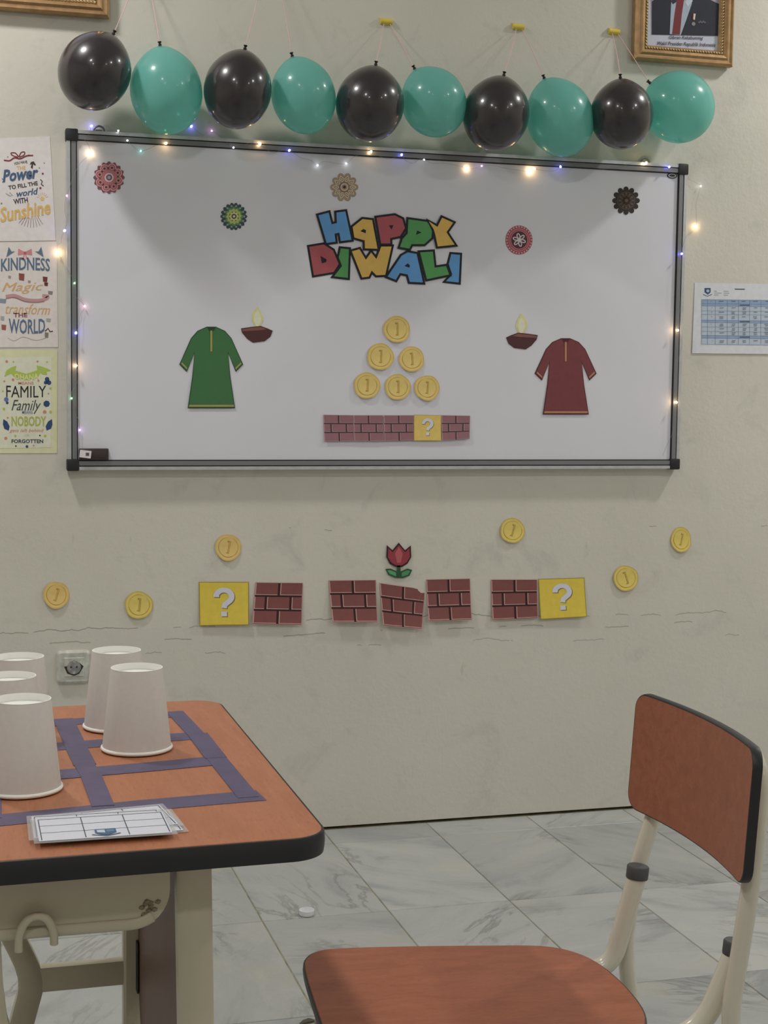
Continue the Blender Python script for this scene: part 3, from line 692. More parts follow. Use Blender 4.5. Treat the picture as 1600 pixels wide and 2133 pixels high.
s.line([(94, 690), (100, 684), (104, 691), (110, 690)], 2.4, DK, 1); s.line([(p.x, p.y) for p in smooth_path([(16, 704, 0), (30, 710, 0), (48, 702, 0), (74, 709, 0), (96, 704, 0)], 4)], 0.8, pm(140, 140, 140), 1)
tag(center(s.build('poster')), 'white poster reading KINDNESS Magic transform THE WORLD, middle of the three', 'poster', gp)
# poster 3
s = Sheet(on_wall(0.0006), 0.0006); gn, nv, sal = pm(166, 176, 74), pm(44, 66, 110), pm(190, 120, 104)
s.poly([(-44, 729), (120, 729), (119, 944), (-42, 944)], pm(190, 188, 152, 1.6), 0)
s.poly([(-10, 745), (108, 742), (106, 932), (-8, 934)], pm(188, 188, 168, 1.65), 1)
s.poly([(9, 785), (14, 771), (24, 765), (34, 762), (32, 772), (55, 779), (78, 771), (76, 761), (88, 764), (100, 768), (106, 772), (97, 774), (98, 781), (88, 780), (84, 776), (80, 784), (56, 792), (29, 785), (24, 778), (16, 781)], pm(160, 178, 70), 2)
s.text('OHANA', 30, 777, 80, 789, pm(206, 210, 130), 3, arc=-3, bold=0.03); s.text('MEANS', 38, 795, 70, 801, sal, 2, bold=0.01)
s.text('FAMILY', 13, 803, 96, 827, pm(40, 40, 48), 2, bold=0.0, arc=-1); s.text('Family', 24, 833, 85, 862, pm(60, 62, 74), 2, shear=0.35)
s.text('MEANS', 46, 855, 68, 862, pm(110, 134, 160), 3, bold=0.01); s.text('NOBODY', 24, 867, 96, 888, pm(160, 166, 66), 2, bold=0.02); s.text('gets left behind', 20, 893, 91, 902, sal, 2, shear=0.3)
s.text('OR', 51, 904, 61, 909, pm(180, 180, 160), 2); s.text('FORGOTTEN', 24, 915, 90, 923, pm(58, 64, 84), 2, bold=0.03)
for sg, cx in ((1, 13), (-1, 102)):
    s.poly([(cx - sg * 6, 873), (cx + sg * 2, 878), (cx + sg * 7, 888), (cx + sg * 5, 897), (cx - sg * 4, 893), (cx - sg * 7, 884)], nv, 2)
for (x, y, r, m) in ((98, 790, 5, nv), (102, 797, 5, nv), (95, 797, 4, nv), (13, 832, 5, pm(80, 104, 160)), (15, 839, 3, nv), (97, 841, 7, nv), (14, 753, 3, sal), (78, 753, 2.4, sal), (27, 791, 3, sal), (80, 793, 2.4, sal), (93, 858, 4, sal), (105, 858, 3, gn), (8, 852, 3, gn), (12, 913, 3.4, sal), (94, 908, 3, gn), (32, 908, 2.6, gn), (56, 930, 3, nv), (70, 928, 1.8, sal), (33, 929, 1.8, DK), (98, 754, 2, gn), (28, 754, 2, gn), (6, 815, 2, gn), (105, 809, 2.4, gn), (101, 820, 1.8, sal), (16, 870, 2, sal), (9, 794, 2.2, sal), (83, 907, 1.8, DK)):
    s.disc((x, y), r, m, 2, 7)
tag(center(s.build('poster')), 'pale green poster reading OHANA FAMILY NOBODY FORGOTTEN, lowest of the three', 'poster', gp)

# ================================================================== TIMETABLE SHEET ON THE RIGHT
s = Sheet(on_wall(0.0008, lambda x, y: 0.0015 * ((y - 589) / 147) ** 2), 0.0006)
s.poly([(1447, 589), (1652, 592), (1648, 738), (1441, 736)], pm(188, 190, 198, 1.8), 0)
tb, hb, ln = pm(164, 176, 192), pm(124, 150, 182), pm(106, 124, 150)
x0, x1, ya, yb = 1461, 1640, 624, 717
s.poly([(x0, ya), (x1, ya + 2), (x1 - 1, yb + 3), (x0 - 1, yb)], tb, 1)
ty = [0, .09, .14, .25, .33, .46, .51, .61, .71, .80, .86, 1.0]
for k, (a, b) in enumerate(zip(ty, ty[1:])):
    if k in (0, 1, 5, 9): s.poly([(x0, ya + (yb - ya) * a), (x1, ya + 2 + (yb - ya) * a), (x1, ya + 2 + (yb - ya) * b), (x0, ya + (yb - ya) * b)], hb, 2)
for a in ty: s.line([(x0, ya + (yb - ya) * a), (x1, ya + 2 + (yb - ya) * a)], 0.6, ln, 3)
tx = [0, .07, .16, .30, .43, .56, .69, .83, 1.0]
for a in tx: s.line([(x0 + (x1 - x0) * a, ya + 1), (x0 + (x1 - x0) * a - 0.6, yb)], 0.6, ln, 3)
rnd = random.Random(3)
for k in range(11):
    for j in range(1, 8):
        xa = x0 + (x1 - x0) * (tx[j] + 0.035); xb = x0 + (x1 - x0) * (tx[j + 1] - 0.035); yy = ya + (yb - ya) * (ty[k] + ty[k + 1]) / 2 + 0.8
        if k in (1, 5, 9):
            if j == 4: s.line([(xa - 4, yy), (xb + 6, yy)], 1.6, pm(70, 84, 112), 4)
            continue
        s.line([(xa + rnd.random() * 3, yy - 1.6), (xb - rnd.random() * 3, yy - 1.6)], 1.1, pm(84, 92, 112), 4)
        if k and rnd.random() < 0.6: s.line([(xa + 2, yy + 1.6), (xb - 2, yy + 1.6)], 1.1, pm(92, 98, 118), 4)
s.poly([(1467, 600), (1480, 600), (1480, 609), (1474, 614), (1467, 609)], pm(56, 80, 112), 1); s.disc((1474, 606), 3.2, pm(150, 176, 190), 2, 10); s.line([(1464, 613), (1473, 617), (1483, 613)], 1.4, pm(84, 104, 134), 2)
for k in range(3):
    s.line([(1487, 606.5 + k * 4), (1487 + (6, 16, 9)[k], 606.7 + k * 4)], 1.1, pm(120, 120, 134), 1); s.line([(1507, 606.7 + k * 4), (1507 + (10, 12, 9)[k], 607 + k * 4)], 1.1, pm(120, 120, 134), 1)
s.line([(1530, 602.4), (1551, 602.6)], 2.0, pm(60, 60, 68), 1)
tag(center(s.build('timetable_sheet')), 'landscape white sheet with a blue timetable grid, right of the whiteboard', 'paper sheet')

# ================================================================== PICTURE FRAMES
M_GOLD = mat('antique_gold_moulding', (0.44, 0.27, 0.13, 1), 0.42, metal=0.45, noise=(50, 0.18))
M_GOLDL = mat('pale_gold_beading', (0.62, 0.47, 0.24, 1), 0.38, metal=0.55, noise=(80, 0.2))

def gold_frame(name, lab, xa, xb, za, zb, mw, group, panel_m):
    t = empty(name, ((xa + xb) / 2, 0, za), lab, 'picture frame', group); inv = Matrix.Translation(-t.location)
    prof = [(0.0, 0.004), (0.0, 0.024), (0.006, 0.030), (0.012, 0.026), (0.016, 0.026), (0.022, 0.031), (0.030, 0.027), (0.033, 0.022), (0.040, 0.0225), (mw, 0.014), (mw, 0.004)]
    prof = [(d * mw / 0.045 if d != mw else mw, y) for d, y in prof]
    cs = [(xa, za, 1, 1), (xb, za, -1, 1), (xb, zb, -1, -1), (xa, zb, 1, -1)]
    for k in range(4):
        A, B = cs[k], cs[(k + 1) % 4]; bm = bmesh.new()
        ra = [bm.verts.new((A[0] + A[2] * d, -y, A[1] + A[3] * d)) for d, y in prof]; rb = [bm.verts.new((B[0] + B[2] * d, -y, B[1] + B[3] * d)) for d, y in prof]
        n = len(prof)
        for i in range(n): bm.faces.new((ra[i], ra[(i + 1) % n], rb[(i + 1) % n], rb[i]))
        bm.faces.new(ra); bm.faces.new(rb)
        o = bobj('moulding', bm, M_GOLD, t); o.matrix_parent_inverse = inv
    bm = bmesh.new(); dd = 0.036 * mw / 0.045   # carved rope beading along the inner step
    def bead(x, z, ang):
        r = bmesh.ops.create_icosphere(bm, subdivisions=1, radius=1)
        mtx = Matrix.Translation((x, -0.0235, z)) @ Matrix.Rotation(ang, 4, 'Y') @ Matrix.Diagonal((0.0062, 0.0035, 0.0026, 1))
        bmesh.ops.transform(bm, matrix=mtx, verts=r['verts'])
    st = 0.0085
    n = int((xb - xa - 2 * dd) / st)
    for k in range(n + 1):
        x = xa + dd + k * (xb - xa - 2 * dd) / n
        bead(x, za + dd, 0.7); bead(x, zb - dd, -0.7)
    n = int((zb - za - 2 * dd) / st)
    for k in range(n + 1):
        z = za + dd + k * (zb - za - 2 * dd) / n
        bead(xa + dd, z, 0.9); bead(xb - dd, z, -0.9)
    o = bobj('beading', bm, M_GOLDL, t, True); o.matrix_parent_inverse = inv; o['kind'] = 'stuff'
    bm = bmesh.new(); add_box(bm, xa + mw - 0.004, xb - mw + 0.004, -0.0135, -0.004, za + mw - 0.004, zb - mw + 0.004)
    o = bobj('picture_panel', bm, panel_m, t); o.matrix_parent_inverse = inv
    return t, inv
fx0, fx1, fz0 = wl(1324, 80, -0.03).x, wl(1530, 80, -0.03).x, wl(1430, 131, -0.03).z
ix0, ix1 = wl(1357, 60, -0.014).x, wl(1503, 60, -0.014).x
mw = ((ix0 - fx0) + (fx1 - ix1)) / 2
t, inv = gold_frame('portrait_frame', 'gold framed portrait of a person in a dark suit and red tie, top right', fx0, fx1, fz0, fz0 + 0.43, mw, 'gold picture frames high on the wall', pm(176, 178, 196))
s = Sheet(lambda x, y, l: (lambda p: Vector((p.x, -0.0137 - l, p.z)))(wl(x, y, -0.0142)), 0.0002)
s.poly([(1357, 72), (1356, -150), (1504, -152), (1503, 76)], pm(150, 140, 158), 1)
s.poly([(1358, 72), (1358, 3), (1375, -8), (1400, -24), (1455, -24), (1480, 0), (1502, 10), (1502, 75)], pm(38, 40, 52), 2)
s.poly([(1395, 71), (1398, 4), (1404, -22), (1444, -22), (1441, 8), (1430, 40), (1418, 73)], pm(150, 162, 180), 3)
s.poly([(1406, -6), (1427, -6), (1424, 4), (1420, 30), (1416, 72), (1400, 71), (1405, 30), (1409, 4)], pm(112, 40, 44), 4)
s.poly([(1398, 4), (1404, -10), (1409, 4), (1402, 9)], pm(40, 42, 54), 4); s.poly([(1427, 4), (1436, -8), (1443, 2), (1432, 14)], pm(176, 186, 200), 4)
s.poly([(1443, 28), (1449, 29), (1447, 42), (1443, 40)], pm(196, 190, 184), 4); s.poly([(1443, 28), (1445, 28), (1444, 41), (1442, 40)], pm(140, 60, 50), 5); s.disc((1444.5, 50), 4, pm(130, 120, 116), 4, 10)
for k in range(5): s.disc((1456 + k * 3, 47 - (k % 2) * 2), 2, pm(96, 92, 100), 4, 8)
s.text('Gibran Rakabuming', 1393, 75, 1465, 84, pm(60, 56, 70), 3, shear=0.3, bold=0.012, rot=0.02)
s.text('Wakil Presiden Republik Indonesia', 1369, 88, 1490, 98, pm(60, 56, 70), 3, shear=0.3, bold=0.012, rot=0.03)
o = s.build('portrait_print', t); o.matrix_parent_inverse = inv
s = Sheet(lambda x, y, l: (lambda p: Vector((p.x, -0.0137 - l, p.z)))(wl(x, y, -0.0142)), 0.0002)
gx1, gz0 = wl(228, 33, -0.03).x, wl(200, 34, -0.03).z
gold_frame('picture_frame', 'gold framed picture cut off by the top left corner of the photo', gx1 - 0.324, gx1, gz0, gz0 + 0.43, mw, 'gold picture frames high on the wall', pm(176, 178, 196))

# ================================================================== BALLOONS
def balloon_mat(name, col, trans):
    T = NT(name); b = T.b; b.inputs['Base Color'].default_value = col; b.inputs['Roughness'].default_value = 0.30; b.inputs['Specular IOR Level'].default_value = 0.5
    b.inputs['Coat Weight'].default_value = 0.8; b.inputs['Coat Roughness'].default_value = 0.12
    if trans:
        b.inputs['Roughness'].default_value = 0.30
        tr = T.n('ShaderNodeBsdfTransparent'); tr.inputs[0].default_value = (0.40, 0.88, 0.72, 1)
        tl = T.n('ShaderNodeBsdfTranslucent'); tl.inputs[0].default_value = col
        m1 = T.n('ShaderNodeMixShader', i_0=0.42); T.l(b.outputs[0], m1.inputs[1]); T.l(tl.outputs[0], m1.inputs[2])
        m2 = T.n('ShaderNodeMixShader', i_0=trans); T.l(m1.outputs[0], m2.inputs[1]); T.l(tr.outputs[0], m2.inputs[2])
        T.l(m2.outputs[0], T.t.nodes['Material Output'].inputs[0])
    return T.m
M_BB = balloon_mat('black_latex', (0.022, 0.016, 0.021, 1), 0)
M_BT = balloon_mat('teal_pearl_latex', (0.31, 0.71, 0.68, 1), 0.26)
def balloon(bw, bh, m, loc, ang, lab, group):
    t = empty('balloon', loc, lab, 'balloon', group); t.rotation_euler = (0, ang, 0)
    prof = []; N = 26
    for i in range(N + 1):
        th = PI * i / N; z = -math.cos(th); r = math.sin(th)
        if z > 0: r *= 1 - 0.20 * z * z * (z ** 1.5)
        zz = z * (1.0 if z < 0 else 1.05)
        prof.append((max(r, 0) * bw / 2, zz * bh / 2 / 1.025))
    top = prof[-1][1]; prof = [p for p in prof if not (p[1] > 0 and p[0] < 0.0045)]
    prof += [(0.004, top + 0.001)]
    lathe('body', prof, m, t, 40)
    lathe('knot', [(0.003, top - 0.001), (0.0045, top + 0.002), (0.0045, top + 0.005), (0.0025, top + 0.007), (0.0055, top + 0.0115), (0.0045, top + 0.0125), (0, top + 0.010)], M_BLACK, t, 12)
    return t, top
BAL = [('b', 0.063, 2.069, .186, .209, 26, 'black balloon, leftmost in the row'), ('t', .247, 2.030, .190, .227, -8, 'teal balloon, leftmost teal one, hanging low over the frame'),
       ('b', .435, 2.046, .181, .210, 10, 'black balloon between the first and second teal balloons'), ('t', .613, 2.041, .174, .207, -17, 'teal balloon, second teal one from the left'),
       ('b', .797, 2.031, .188, .206, 8, 'black balloon in the middle below the left yellow tape'), ('t', .978, 2.048, .179, .198, -33, 'teal balloon, third teal one from the left'),
       ('b', 1.159, 2.027, .187, .210, 11, 'black balloon below the middle yellow tape'), ('t', 1.349, 2.028, .190, .226, -25, 'teal balloon, fourth teal one, hanging lowest on the right'),
       ('b', 1.537, 2.048, .181, .198, -4, 'small black balloon below the right yellow tape'), ('t', 1.714, 2.080, .203, .214, -56, 'pale teal balloon, rightmost, tilted with its knot to the left')]
knots = []
for i, (c, x, z, bw, bh, a, lab) in enumerate(BAL):
    y = (-0.172 if i == 8 else -0.146) if c == 'b' else -0.112
    kk = (y - CAM.y) / (-0.12 - CAM.y); x = CAM.x + (x - CAM.x) * kk; z = CAM.z + (z - CAM.z) * kk; bw *= kk; bh *= kk
    t, top = balloon(bw * 0.985, bh * 0.99, M_BB if c == 'b' else M_BT, (x, y, z), math.radians(a), lab, 'black and teal balloons above the whiteboard')
    L = top + 0.008; knots.append(Vector((x + L * math.sin(math.radians(a)), y, z + L * math.cos(math.radians(a)))))
M_STR = mat('pink_cotton_string', (0.80, 0.52, 0.52, 1), 0.8)
M_YT = mat('yellow_tape', (0.80, 0.64, 0.10, 1), 0.5)
tapes = []
for (px, py, lab) in ((296, -72, 'yellow tape roll above the first two balloons, out of view'), (563, -105, 'yellow tape roll above the third and fourth balloons, out of view'), (805, 43, 'left yellow tape tab holding balloon strings on the wall'), (1080, 54, 'middle yellow tape tab holding balloon strings'), (1280, 64, 'right yellow tape tab, beside the portrait frame')):
    p = wl(px, py, -0.006); bm = bmesh.new()
    prof = [(0.0, 0.000), (0.006, 0.004), (0.010, 0.003), (0.0135, 0.0075), (0.0115, 0.0125), (0.006, 0.0135), (0.001, 0.0105), (-0.004, 0.0085), (-0.008, 0.0005)]
    for sgn in (0,):
        va = []; 
        for k, xx in enumerate((-0.0165, -0.008, 0.0, 0.008, 0.0165)):
            dz = (0.0012, 0.0, -0.0006, 0.0004, -0.001)[k]
            va.append([bm.verts.new((xx, -0.0005 - yy, zz - 0.006 + dz)) for (zz, yy) in [(-0.005, 0.0), (-0.004, 0.006), (0.0, 0.0105), (0.006, 0.0115), (0.0105, 0.008), (0.012, 0.003), (0.0135, 0.0)]])
        for A, B in zip(va, va[1:]):
            for k in range(6): bm.faces.new((A[k], A[k + 1], B[k + 1], B[k]))
        bm.faces.new(va[0]); bm.faces.new(va[-1])
        bm.faces.new([r[0] for r in va] + [r[-1] for r in reversed(va)])
    o = bobj('tape_tab', bm, M_YT, None, True, loc=(p.x, 0, p.z), auto=0.9); tag(o, lab, 'tape', 'yellow tape tabs above the balloons'); tapes.append(Vector((p.x, -0.006, p.z - 0.008)))
order = ['leftmost black', 'leftmost teal', 'second black', 'second teal', 'middle black', 'third teal', 'fourth black', 'fourth teal', 'small fifth black', 'rightmost teal']
for i, k in enumerate(knots):
    tp = tapes[min(i // 2, 4)]; off = -0.008 if i % 2 == 0 else 0.010
    a = tp + Vector((off, -0.004, -0.002)); mid = (a + k) / 2 + Vector((0.0015, -0.002, -0.002))
    pts = smooth_path([a, mid, k + Vector((0, 0, -0.001))], 8); bm = bmesh.new(); add_tube(bm, pts, 0.0011, 6)
    add_tube(bm, [k + Vector((0, 0.001, -0.001)), k + Vector((0.006 * (-1) ** i, -0.003, -0.010))], 0.0009, 5)
    tag(center(bobj('string', bm, M_STR, None, True)), 'pink string from the yellow tape to the %s balloon' % order[i], 'string', 'pink strings holding the balloons')

# ================================================================== FAIRY LIGHTS
BC = {'w': (1.0, 0.66, 0.32), 'b': (0.16, 0.16, 1.0), 'v': (0.72, 0.34, 1.0), 'g': (0.25, 1.0, 0.35), 'p': (1.0, 0.45, 0.6), 'c': (0.9, 0.95, 1.0), 't': (0.2, 0.9, 0.75)}
pts_f = [(172, 950, '-'), (166, 896, 'v'), (156, 862, '-'), (149, 830, 'g'), (160, 800, '-'), (157, 762, 'w'), (150, 728, '-'), (158, 694, 'b'), (170, 665, '-'), (176, 638, 'p'), (152, 615, '-'), (155, 590, 'g'), (140, 560, '-'), (121, 526, 'w'), (128, 505, '-'), (134, 481, 'b'), (136, 445, '-'), (139, 408, 'v'), (152, 370, '-'), (187, 320, 'w'), (176, 290, '-'), (190, 263, 'b'), (225, 262, '-'), (246, 273, 'c'), (255, 288, '-'), (265, 293, 'c'), (293, 315, 't'), (320, 305, '-'), (345, 299, 'w'), (352, 284, '-'), (344, 272, 'g'), (370, 275, '-'), (398, 264, 'b'), (420, 280, '-'), (441, 273, 'v'), (486, 308, 'c'), (512, 300, '-'), (541, 301, 'w'), (570, 318, '-'), (602, 314, 'b'), (630, 330, '-'), (661, 345, 'c'), (690, 338, '-'), (721, 341, 'c'), (748, 322, '-'), (772, 317, 'w'), (805, 330, '-'), (836, 323, 'b'), (860, 340, '-'), (883, 333, 'c'), (925, 340, '-'), (973, 351, 'w'), (1003, 346, 'v'), (1050, 350, '-'), (1103, 357, 'w'), (1112, 352, 'w'), (1140, 356, '-'), (1167, 348, 'b'), (1200, 345, '-'), (1255, 352, '-'), (1300, 345, '-'), (1345, 340, 'w'), (1393, 348, 'b'), (1436, 374, '-'), (1459, 388, 'c'), (1450, 425, '-'), (1450, 472, 'w'), (1430, 492, '-'), (1419, 529, 'b'), (1412, 580, '-'), (1418, 640, '-'), (1411, 688, 'w'), (1420, 720, '-'), (1408, 780, '-'), (1408, 838, 'w'), (1402, 900, '-'), (1380, 950, '-')]
p0 = wl(172, 950, -0.036)
fl = empty('fairy_lights', p0, 'string of small coloured fairy lights draped around the whiteboard frame', 'fairy lights'); inv = Matrix.Translation(-p0)
W3 = []
for (x, y, c) in pts_f:
    inner = 158 < x < 1395 and y > 300 + 0.057 * (x - 137) and y < 955
    out = x < 133 or x > 1434 or y < 262 + 0.057 * (x - 137)
    Y = -0.0255 if inner else (-0.006 if out else -0.036)
    W3.append((wl(x, y, Y), c))
M_WIRE = mat('thin_silver_wire', (0.35, 0.33, 0.30, 1), 0.4, metal=0.6)
rnd = random.Random(5); wp = []
for (p, c), (q, c2) in zip(W3, W3[1:]):
    wp.append(p); wp.append((p + q) / 2 + Vector((rnd.uniform(-1, 1) * 0.006, -0.003, rnd.uniform(-1, 1) * 0.006)))
wp.append(W3[-1][0])
bm = bmesh.new(); add_tube(bm, smooth_path(wp, 3), 0.00035, 5); o = bobj('wire', bm, M_WIRE, fl, True); o.matrix_parent_inverse = inv
bmesh_cache = {}
for (p, c) in W3:
    if c == '-': continue
    if c not in bmesh_cache:
        big = c in 'wb'; bm = bmesh.new()
        add_lathe(bm, [(0, -0.0034), (0.0022, -0.0024), (0.0033, 0.0), (0.0026, 0.0026), (0.001, 0.0044), (0, 0.0048)] if big else [(0, -0.0022), (0.0016, -0.0014), (0.0021, 0.0), (0.0014, 0.002), (0, 0.003)], 10)
        k = {'w': 34, 'b': 14, 'v': 12, 'g': 9, 'p': 12, 'c': 9, 't': 6}[c]
        me = bpy.data.meshes.new('bulb'); bm.to_mesh(me); bm.free()
        me.materials.append(mat('lit_bulb_' + c, (0.8, 0.8, 0.8, 1), 0.3, emit=BC[c] + (1,), es=k)); bmesh_cache[c] = me
    b = bpy.data.objects.new('bulb', bmesh_cache[c]); link(b, fl); b.matrix_parent_inverse = inv; b.location = p + Vector((0, -0.003, 0)); b.rotation_euler = (rnd.uniform(-.6, .6), rnd.uniform(-1.5, 1.5), 0)
# battery box stuck in the lower left corner
a, b_ = wl(165, 958, -0.03), wl(226, 934, -0.03)
bb = empty('battery_box', (a.x, BOARD_Y, a.z), 'dark battery box with a white sticker in the lower left whiteboard corner', 'battery box'); inv = Matrix.Translation(-bb.location)
bm = bmesh.new(); add_box(bm, a.x, b_.x, BOARD_Y - 0.016, BOARD_Y - 0.0006, a.z, b_.z, 0.003); add_box(bm, a.x + 0.03, b_.x - 0.008, BOARD_Y - 0.0175, BOARD_Y - 0.014, a.z + 0.006, b_.z - 0.006, 0.001)
o = bobj('case', bm, mat('smoky_brown_plastic', (0.055, 0.038, 0.036, 1), 0.3), bb, True, auto=0.7); o.matrix_parent_inverse = inv
bm = bmesh.new(); q = wl(178, 946, -0.042); bmesh.ops.create_cube(bm, size=1, matrix=Matrix.Translation((q.x, BOARD_Y - 0.019, q.z)) @ Matrix.Rotation(0.12, 4, 'Y') @ Matrix.Diagonal((0.030, 0.003, 0.020, 1)))
o = bobj('white_sticker', bm, WHITE, bb); o.matrix_parent_inverse = inv; o['label'] = 'white barcode sticker'
bm = bmesh.new()
for k in range(7): add_box(bm, q.x + 0.001 + k * 0.0013, q.x + 0.0017 + k * 0.0013, BOARD_Y - 0.0211, BOARD_Y - 0.0200, q.z - 0.0045, q.z + 0.004)
o = bobj('barcode', bm, BLK, bb); o.matrix_parent_inverse = inv

# ================================================================== POWER SOCKET
q = wl(153, 1388, 0.0)
sk = empty('power_socket', (q.x, 0, q.z), 'grubby white wall power socket with a broken round insert, behind the cups', 'power socket')
M_SOCK = mat('grubby_white_plastic', (0.60, 0.59, 0.54, 1), 0.45, noise=(45, 0.22)); M_SOCKD = mat('grey_socket_face', (0.30, 0.30, 0.30, 1), 0.45, noise=(90, 0.35))
def rr_prism(bm, poly, y0, y1, mi=0, inner=None):
    a = [bm.verts.new((x, y0, z)) for x, z in poly]; b = [bm.verts.new((x, y1, z)) for x, z in (inner or poly)]; n = len(a)
    for k in range(n): f = bm.faces.new((a[k], a[(k + 1) % n], b[(k + 1) % n], b[k])); f.material_index = mi
    f = bm.faces.new(b); f.material_index = mi; f = bm.faces.new(a); f.material_index = mi
bm = bmesh.new(); P = rrect(-0.045, 0.045, -0.045, 0.045, 0.012); rr_prism(bm, P, 0, -0.008); rr_prism(bm, P, -0.008, -0.013, 0, inset(P, -0.006)); bobj('plate', bm, M_SOCK, sk)
bm = bmesh.new(); P = rrect(-0.027, 0.029, -0.026, 0.027, 0.003); rr_prism(bm, P, -0.0128, -0.0158, 0, inset(P, -0.002)); bobj('cover', bm, M_SOCK, sk)
bm = bmesh.new(); rr_prism(bm, [(-0.026, 0.003), (-0.016, 0.004), (0.0, 0.020), (0.014, 0.013), (0.026, 0.002), (0.014, -0.018), (0.0, -0.023), (-0.018, -0.016)], -0.0156, -0.0162); bobj('broken_rim', bm, M_DARKPATCH, sk)
c32 = [(0.0185 * math.cos(2 * PI * k / 32), 0.0185 * math.sin(2 * PI * k / 32)) for k in range(32)]
bm = bmesh.new(); rr_prism(bm, c32, -0.0158, -0.0172); bobj('round_insert', bm, M_SOCKD, sk)
for sx in (-0.0075, 0.0075):
    bm = bmesh.new(); rr_prism(bm, [(sx + 0.0026 * math.cos(a * PI / 6), 0.001 + 0.0026 * math.sin(a * PI / 6)) for a in range(12)], -0.017, -0.0175); bobj('pin_hole', bm, M_DARKPATCH, sk)  # holes are flat dark discs, their shade put into the colour
bm = bmesh.new(); add_box(bm, -0.002, 0.002, -0.0185, -0.017, -0.018, -0.012); add_box(bm, -0.002, 0.002, -0.0185, -0.017, 0.014, 0.0185); bobj('earth_clip', bm, M_ALU, sk)

# small marks and holes on the wall
for (px, py, r) in ((196, 262, 0.0022),): pass
# ================================================================== DESK
DX1, DX0, DYN, DYF, DZ, DT = 0.117, -0.40, -2.522, -1.732, 0.76, 0.027
desk = empty('school_desk', ((DX0 + DX1) / 2, (DYN + DYF) / 2, 0), 'school desk with orange-brown top, black edge and cream metal legs', 'desk'); inv = Matrix.Translation(-desk.location)
def dch(o): o.matrix_parent_inverse = inv; return o
P = rrect(DX0, DX1, DYN, DYF, 0.046, 12)
P = [(x, y + max(0, x + 0.10) * 0.05 * (1 if y < -2.1 else 0)) for x, y in P]
def slab(prof_list, poly):
    bm = bmesh.new(); rings = []
    for (d, z) in prof_list:
        pp = inset(poly, d) if d else poly
        rings.append([bm.verts.new((x, y, z)) for x, y in pp])
    n = len(poly)
    for a, b in zip(rings, rings[1:]):
        for k in range(n): bm.faces.new((a[k], a[(k + 1) % n], b[(k + 1) % n], b[k]))
    bm.faces.new(rings[0]); bm.faces.new(rings[-1]); return bm
top_o = dch(bobj('tabletop', slab([(-0.004, DZ - DT + 0.002), (-0.0035, DZ - 0.001), (-0.0045, DZ)], P), M_DESK, desk))
ring = bmesh.new(); prof = [(-0.0035, DZ - DT), (-0.001, DZ - DT), (0.0, DZ - DT + 0.006), (0.0005, DZ - DT / 2), (0.0, DZ - 0.005), (-0.0012, DZ - 0.0012), (-0.0033, DZ - 0.0006)]
rings = [[ring.verts.new((x, y, z)) for x, y in inset(P, d)] for d, z in prof]
for a, b in zip(rings, rings[1:] + rings[:1]):
    for k in range(len(P)): ring.faces.new((a[k], a[(k + 1) % len(P)], b[(k + 1) % len(P)], b[k]))
bobj('edge_band', ring, M_BLACK, top_o, True, auto=0.9)
# steel tray under the top, with rounded lower corner
TX0, TX1, TY0, TY1, TZ = -0.36, -0.060, -2.445, -1.84, 0.645
bm = bmesh.new(); sec = [(TX0, DZ - DT - 0.001), (TX0, TZ + 0.02), (TX0 + 0.01, TZ + 0.004), (TX0 + 0.03, TZ)]
sec += [(TX1 - 0.045 + 0.045 * math.sin(a), TZ + 0.045 - 0.045 * math.cos(a)) for a in [PI / 2 * k / 8 for k in range(9)]] + [(TX1, DZ - DT - 0.001)]
A = [bm.verts.new((x, TY0, z)) for x, z in sec]; B = [bm.verts.new((x, TY1, z)) for x, z in sec]
for k in range(len(sec)): bm.faces.new((A[k], A[(k + 1) % len(sec)], B[(k + 1) % len(sec)], B[k]))
bm.faces.new(A); bm.faces.new(B)
tray_o = dch(bobj('book_tray', bm, M_BEIGE, desk, True, auto=0.5))
lip = [(x, TY0 - 0.0015, z + 0.007) for x, z in sec[2:-6]]
bm = bmesh.new(); add_tube(bm, lip, 0.0065, 8, flat=0.5); bobj('tray_lip', bm, M_BEIGE, tray_o, True, auto=0.9)
bm = bmesh.new()
for k in range(9):
    a = k * 2.4; r = 0.003 + 0.0011 * k * (1 if k % 3 else 0.4); bmesh.ops.create_icosphere(bm, subdivisions=1, radius=0.0030, matrix=Matrix.Translation((-0.085 + r * math.cos(a), TY0 - 0.0005, 0.672 + r * math.sin(a))) @ Matrix.Diagonal((1.3, 0.5, 1.0, 1)))
bobj('weld_blob', bm, mat('rusty_weld', (0.33, 0.27, 0.18, 1), 0.7, noise=(200, 0.3)), tray_o, True)
# modesty panel: brown board facing the sitter, along the far side of the desk
bm = bmesh.new(); poly = [(-2.40, 0.72), (-1.86, 0.72), (-1.86, 0.38), (-1.90, 0.30), (-2.02, 0.26), (-2.28, 0.26), (-2.36, 0.30), (-2.40, 0.38)]
a = [bm.verts.new((-0.030, y, z)) for y, z in poly]; b = [bm.verts.new((-0.014, y, z)) for y, z in poly]
for k in range(len(poly)): bm.faces.new((a[k], a[(k + 1) % len(poly)], b[(k + 1) % len(poly)], b[k]))
bm.faces.new(a); bm.faces.new(b); pan_o = dch(bobj('modesty_panel', bm, M_PANEL, desk))
bm = bmesh.new(); add_box(bm, -0.012, 0.0, -2.36, -2.33, 0.575, 0.60, 0.003); bobj('panel_bolt', bm, M_BLACK, pan_o)
bm = bmesh.new(); add_box(bm, -0.034, -0.0305, -1.89, -1.872, 0.34, 0.42, 0.002); bobj('panel_bracket', bm, M_BLACK, pan_o)
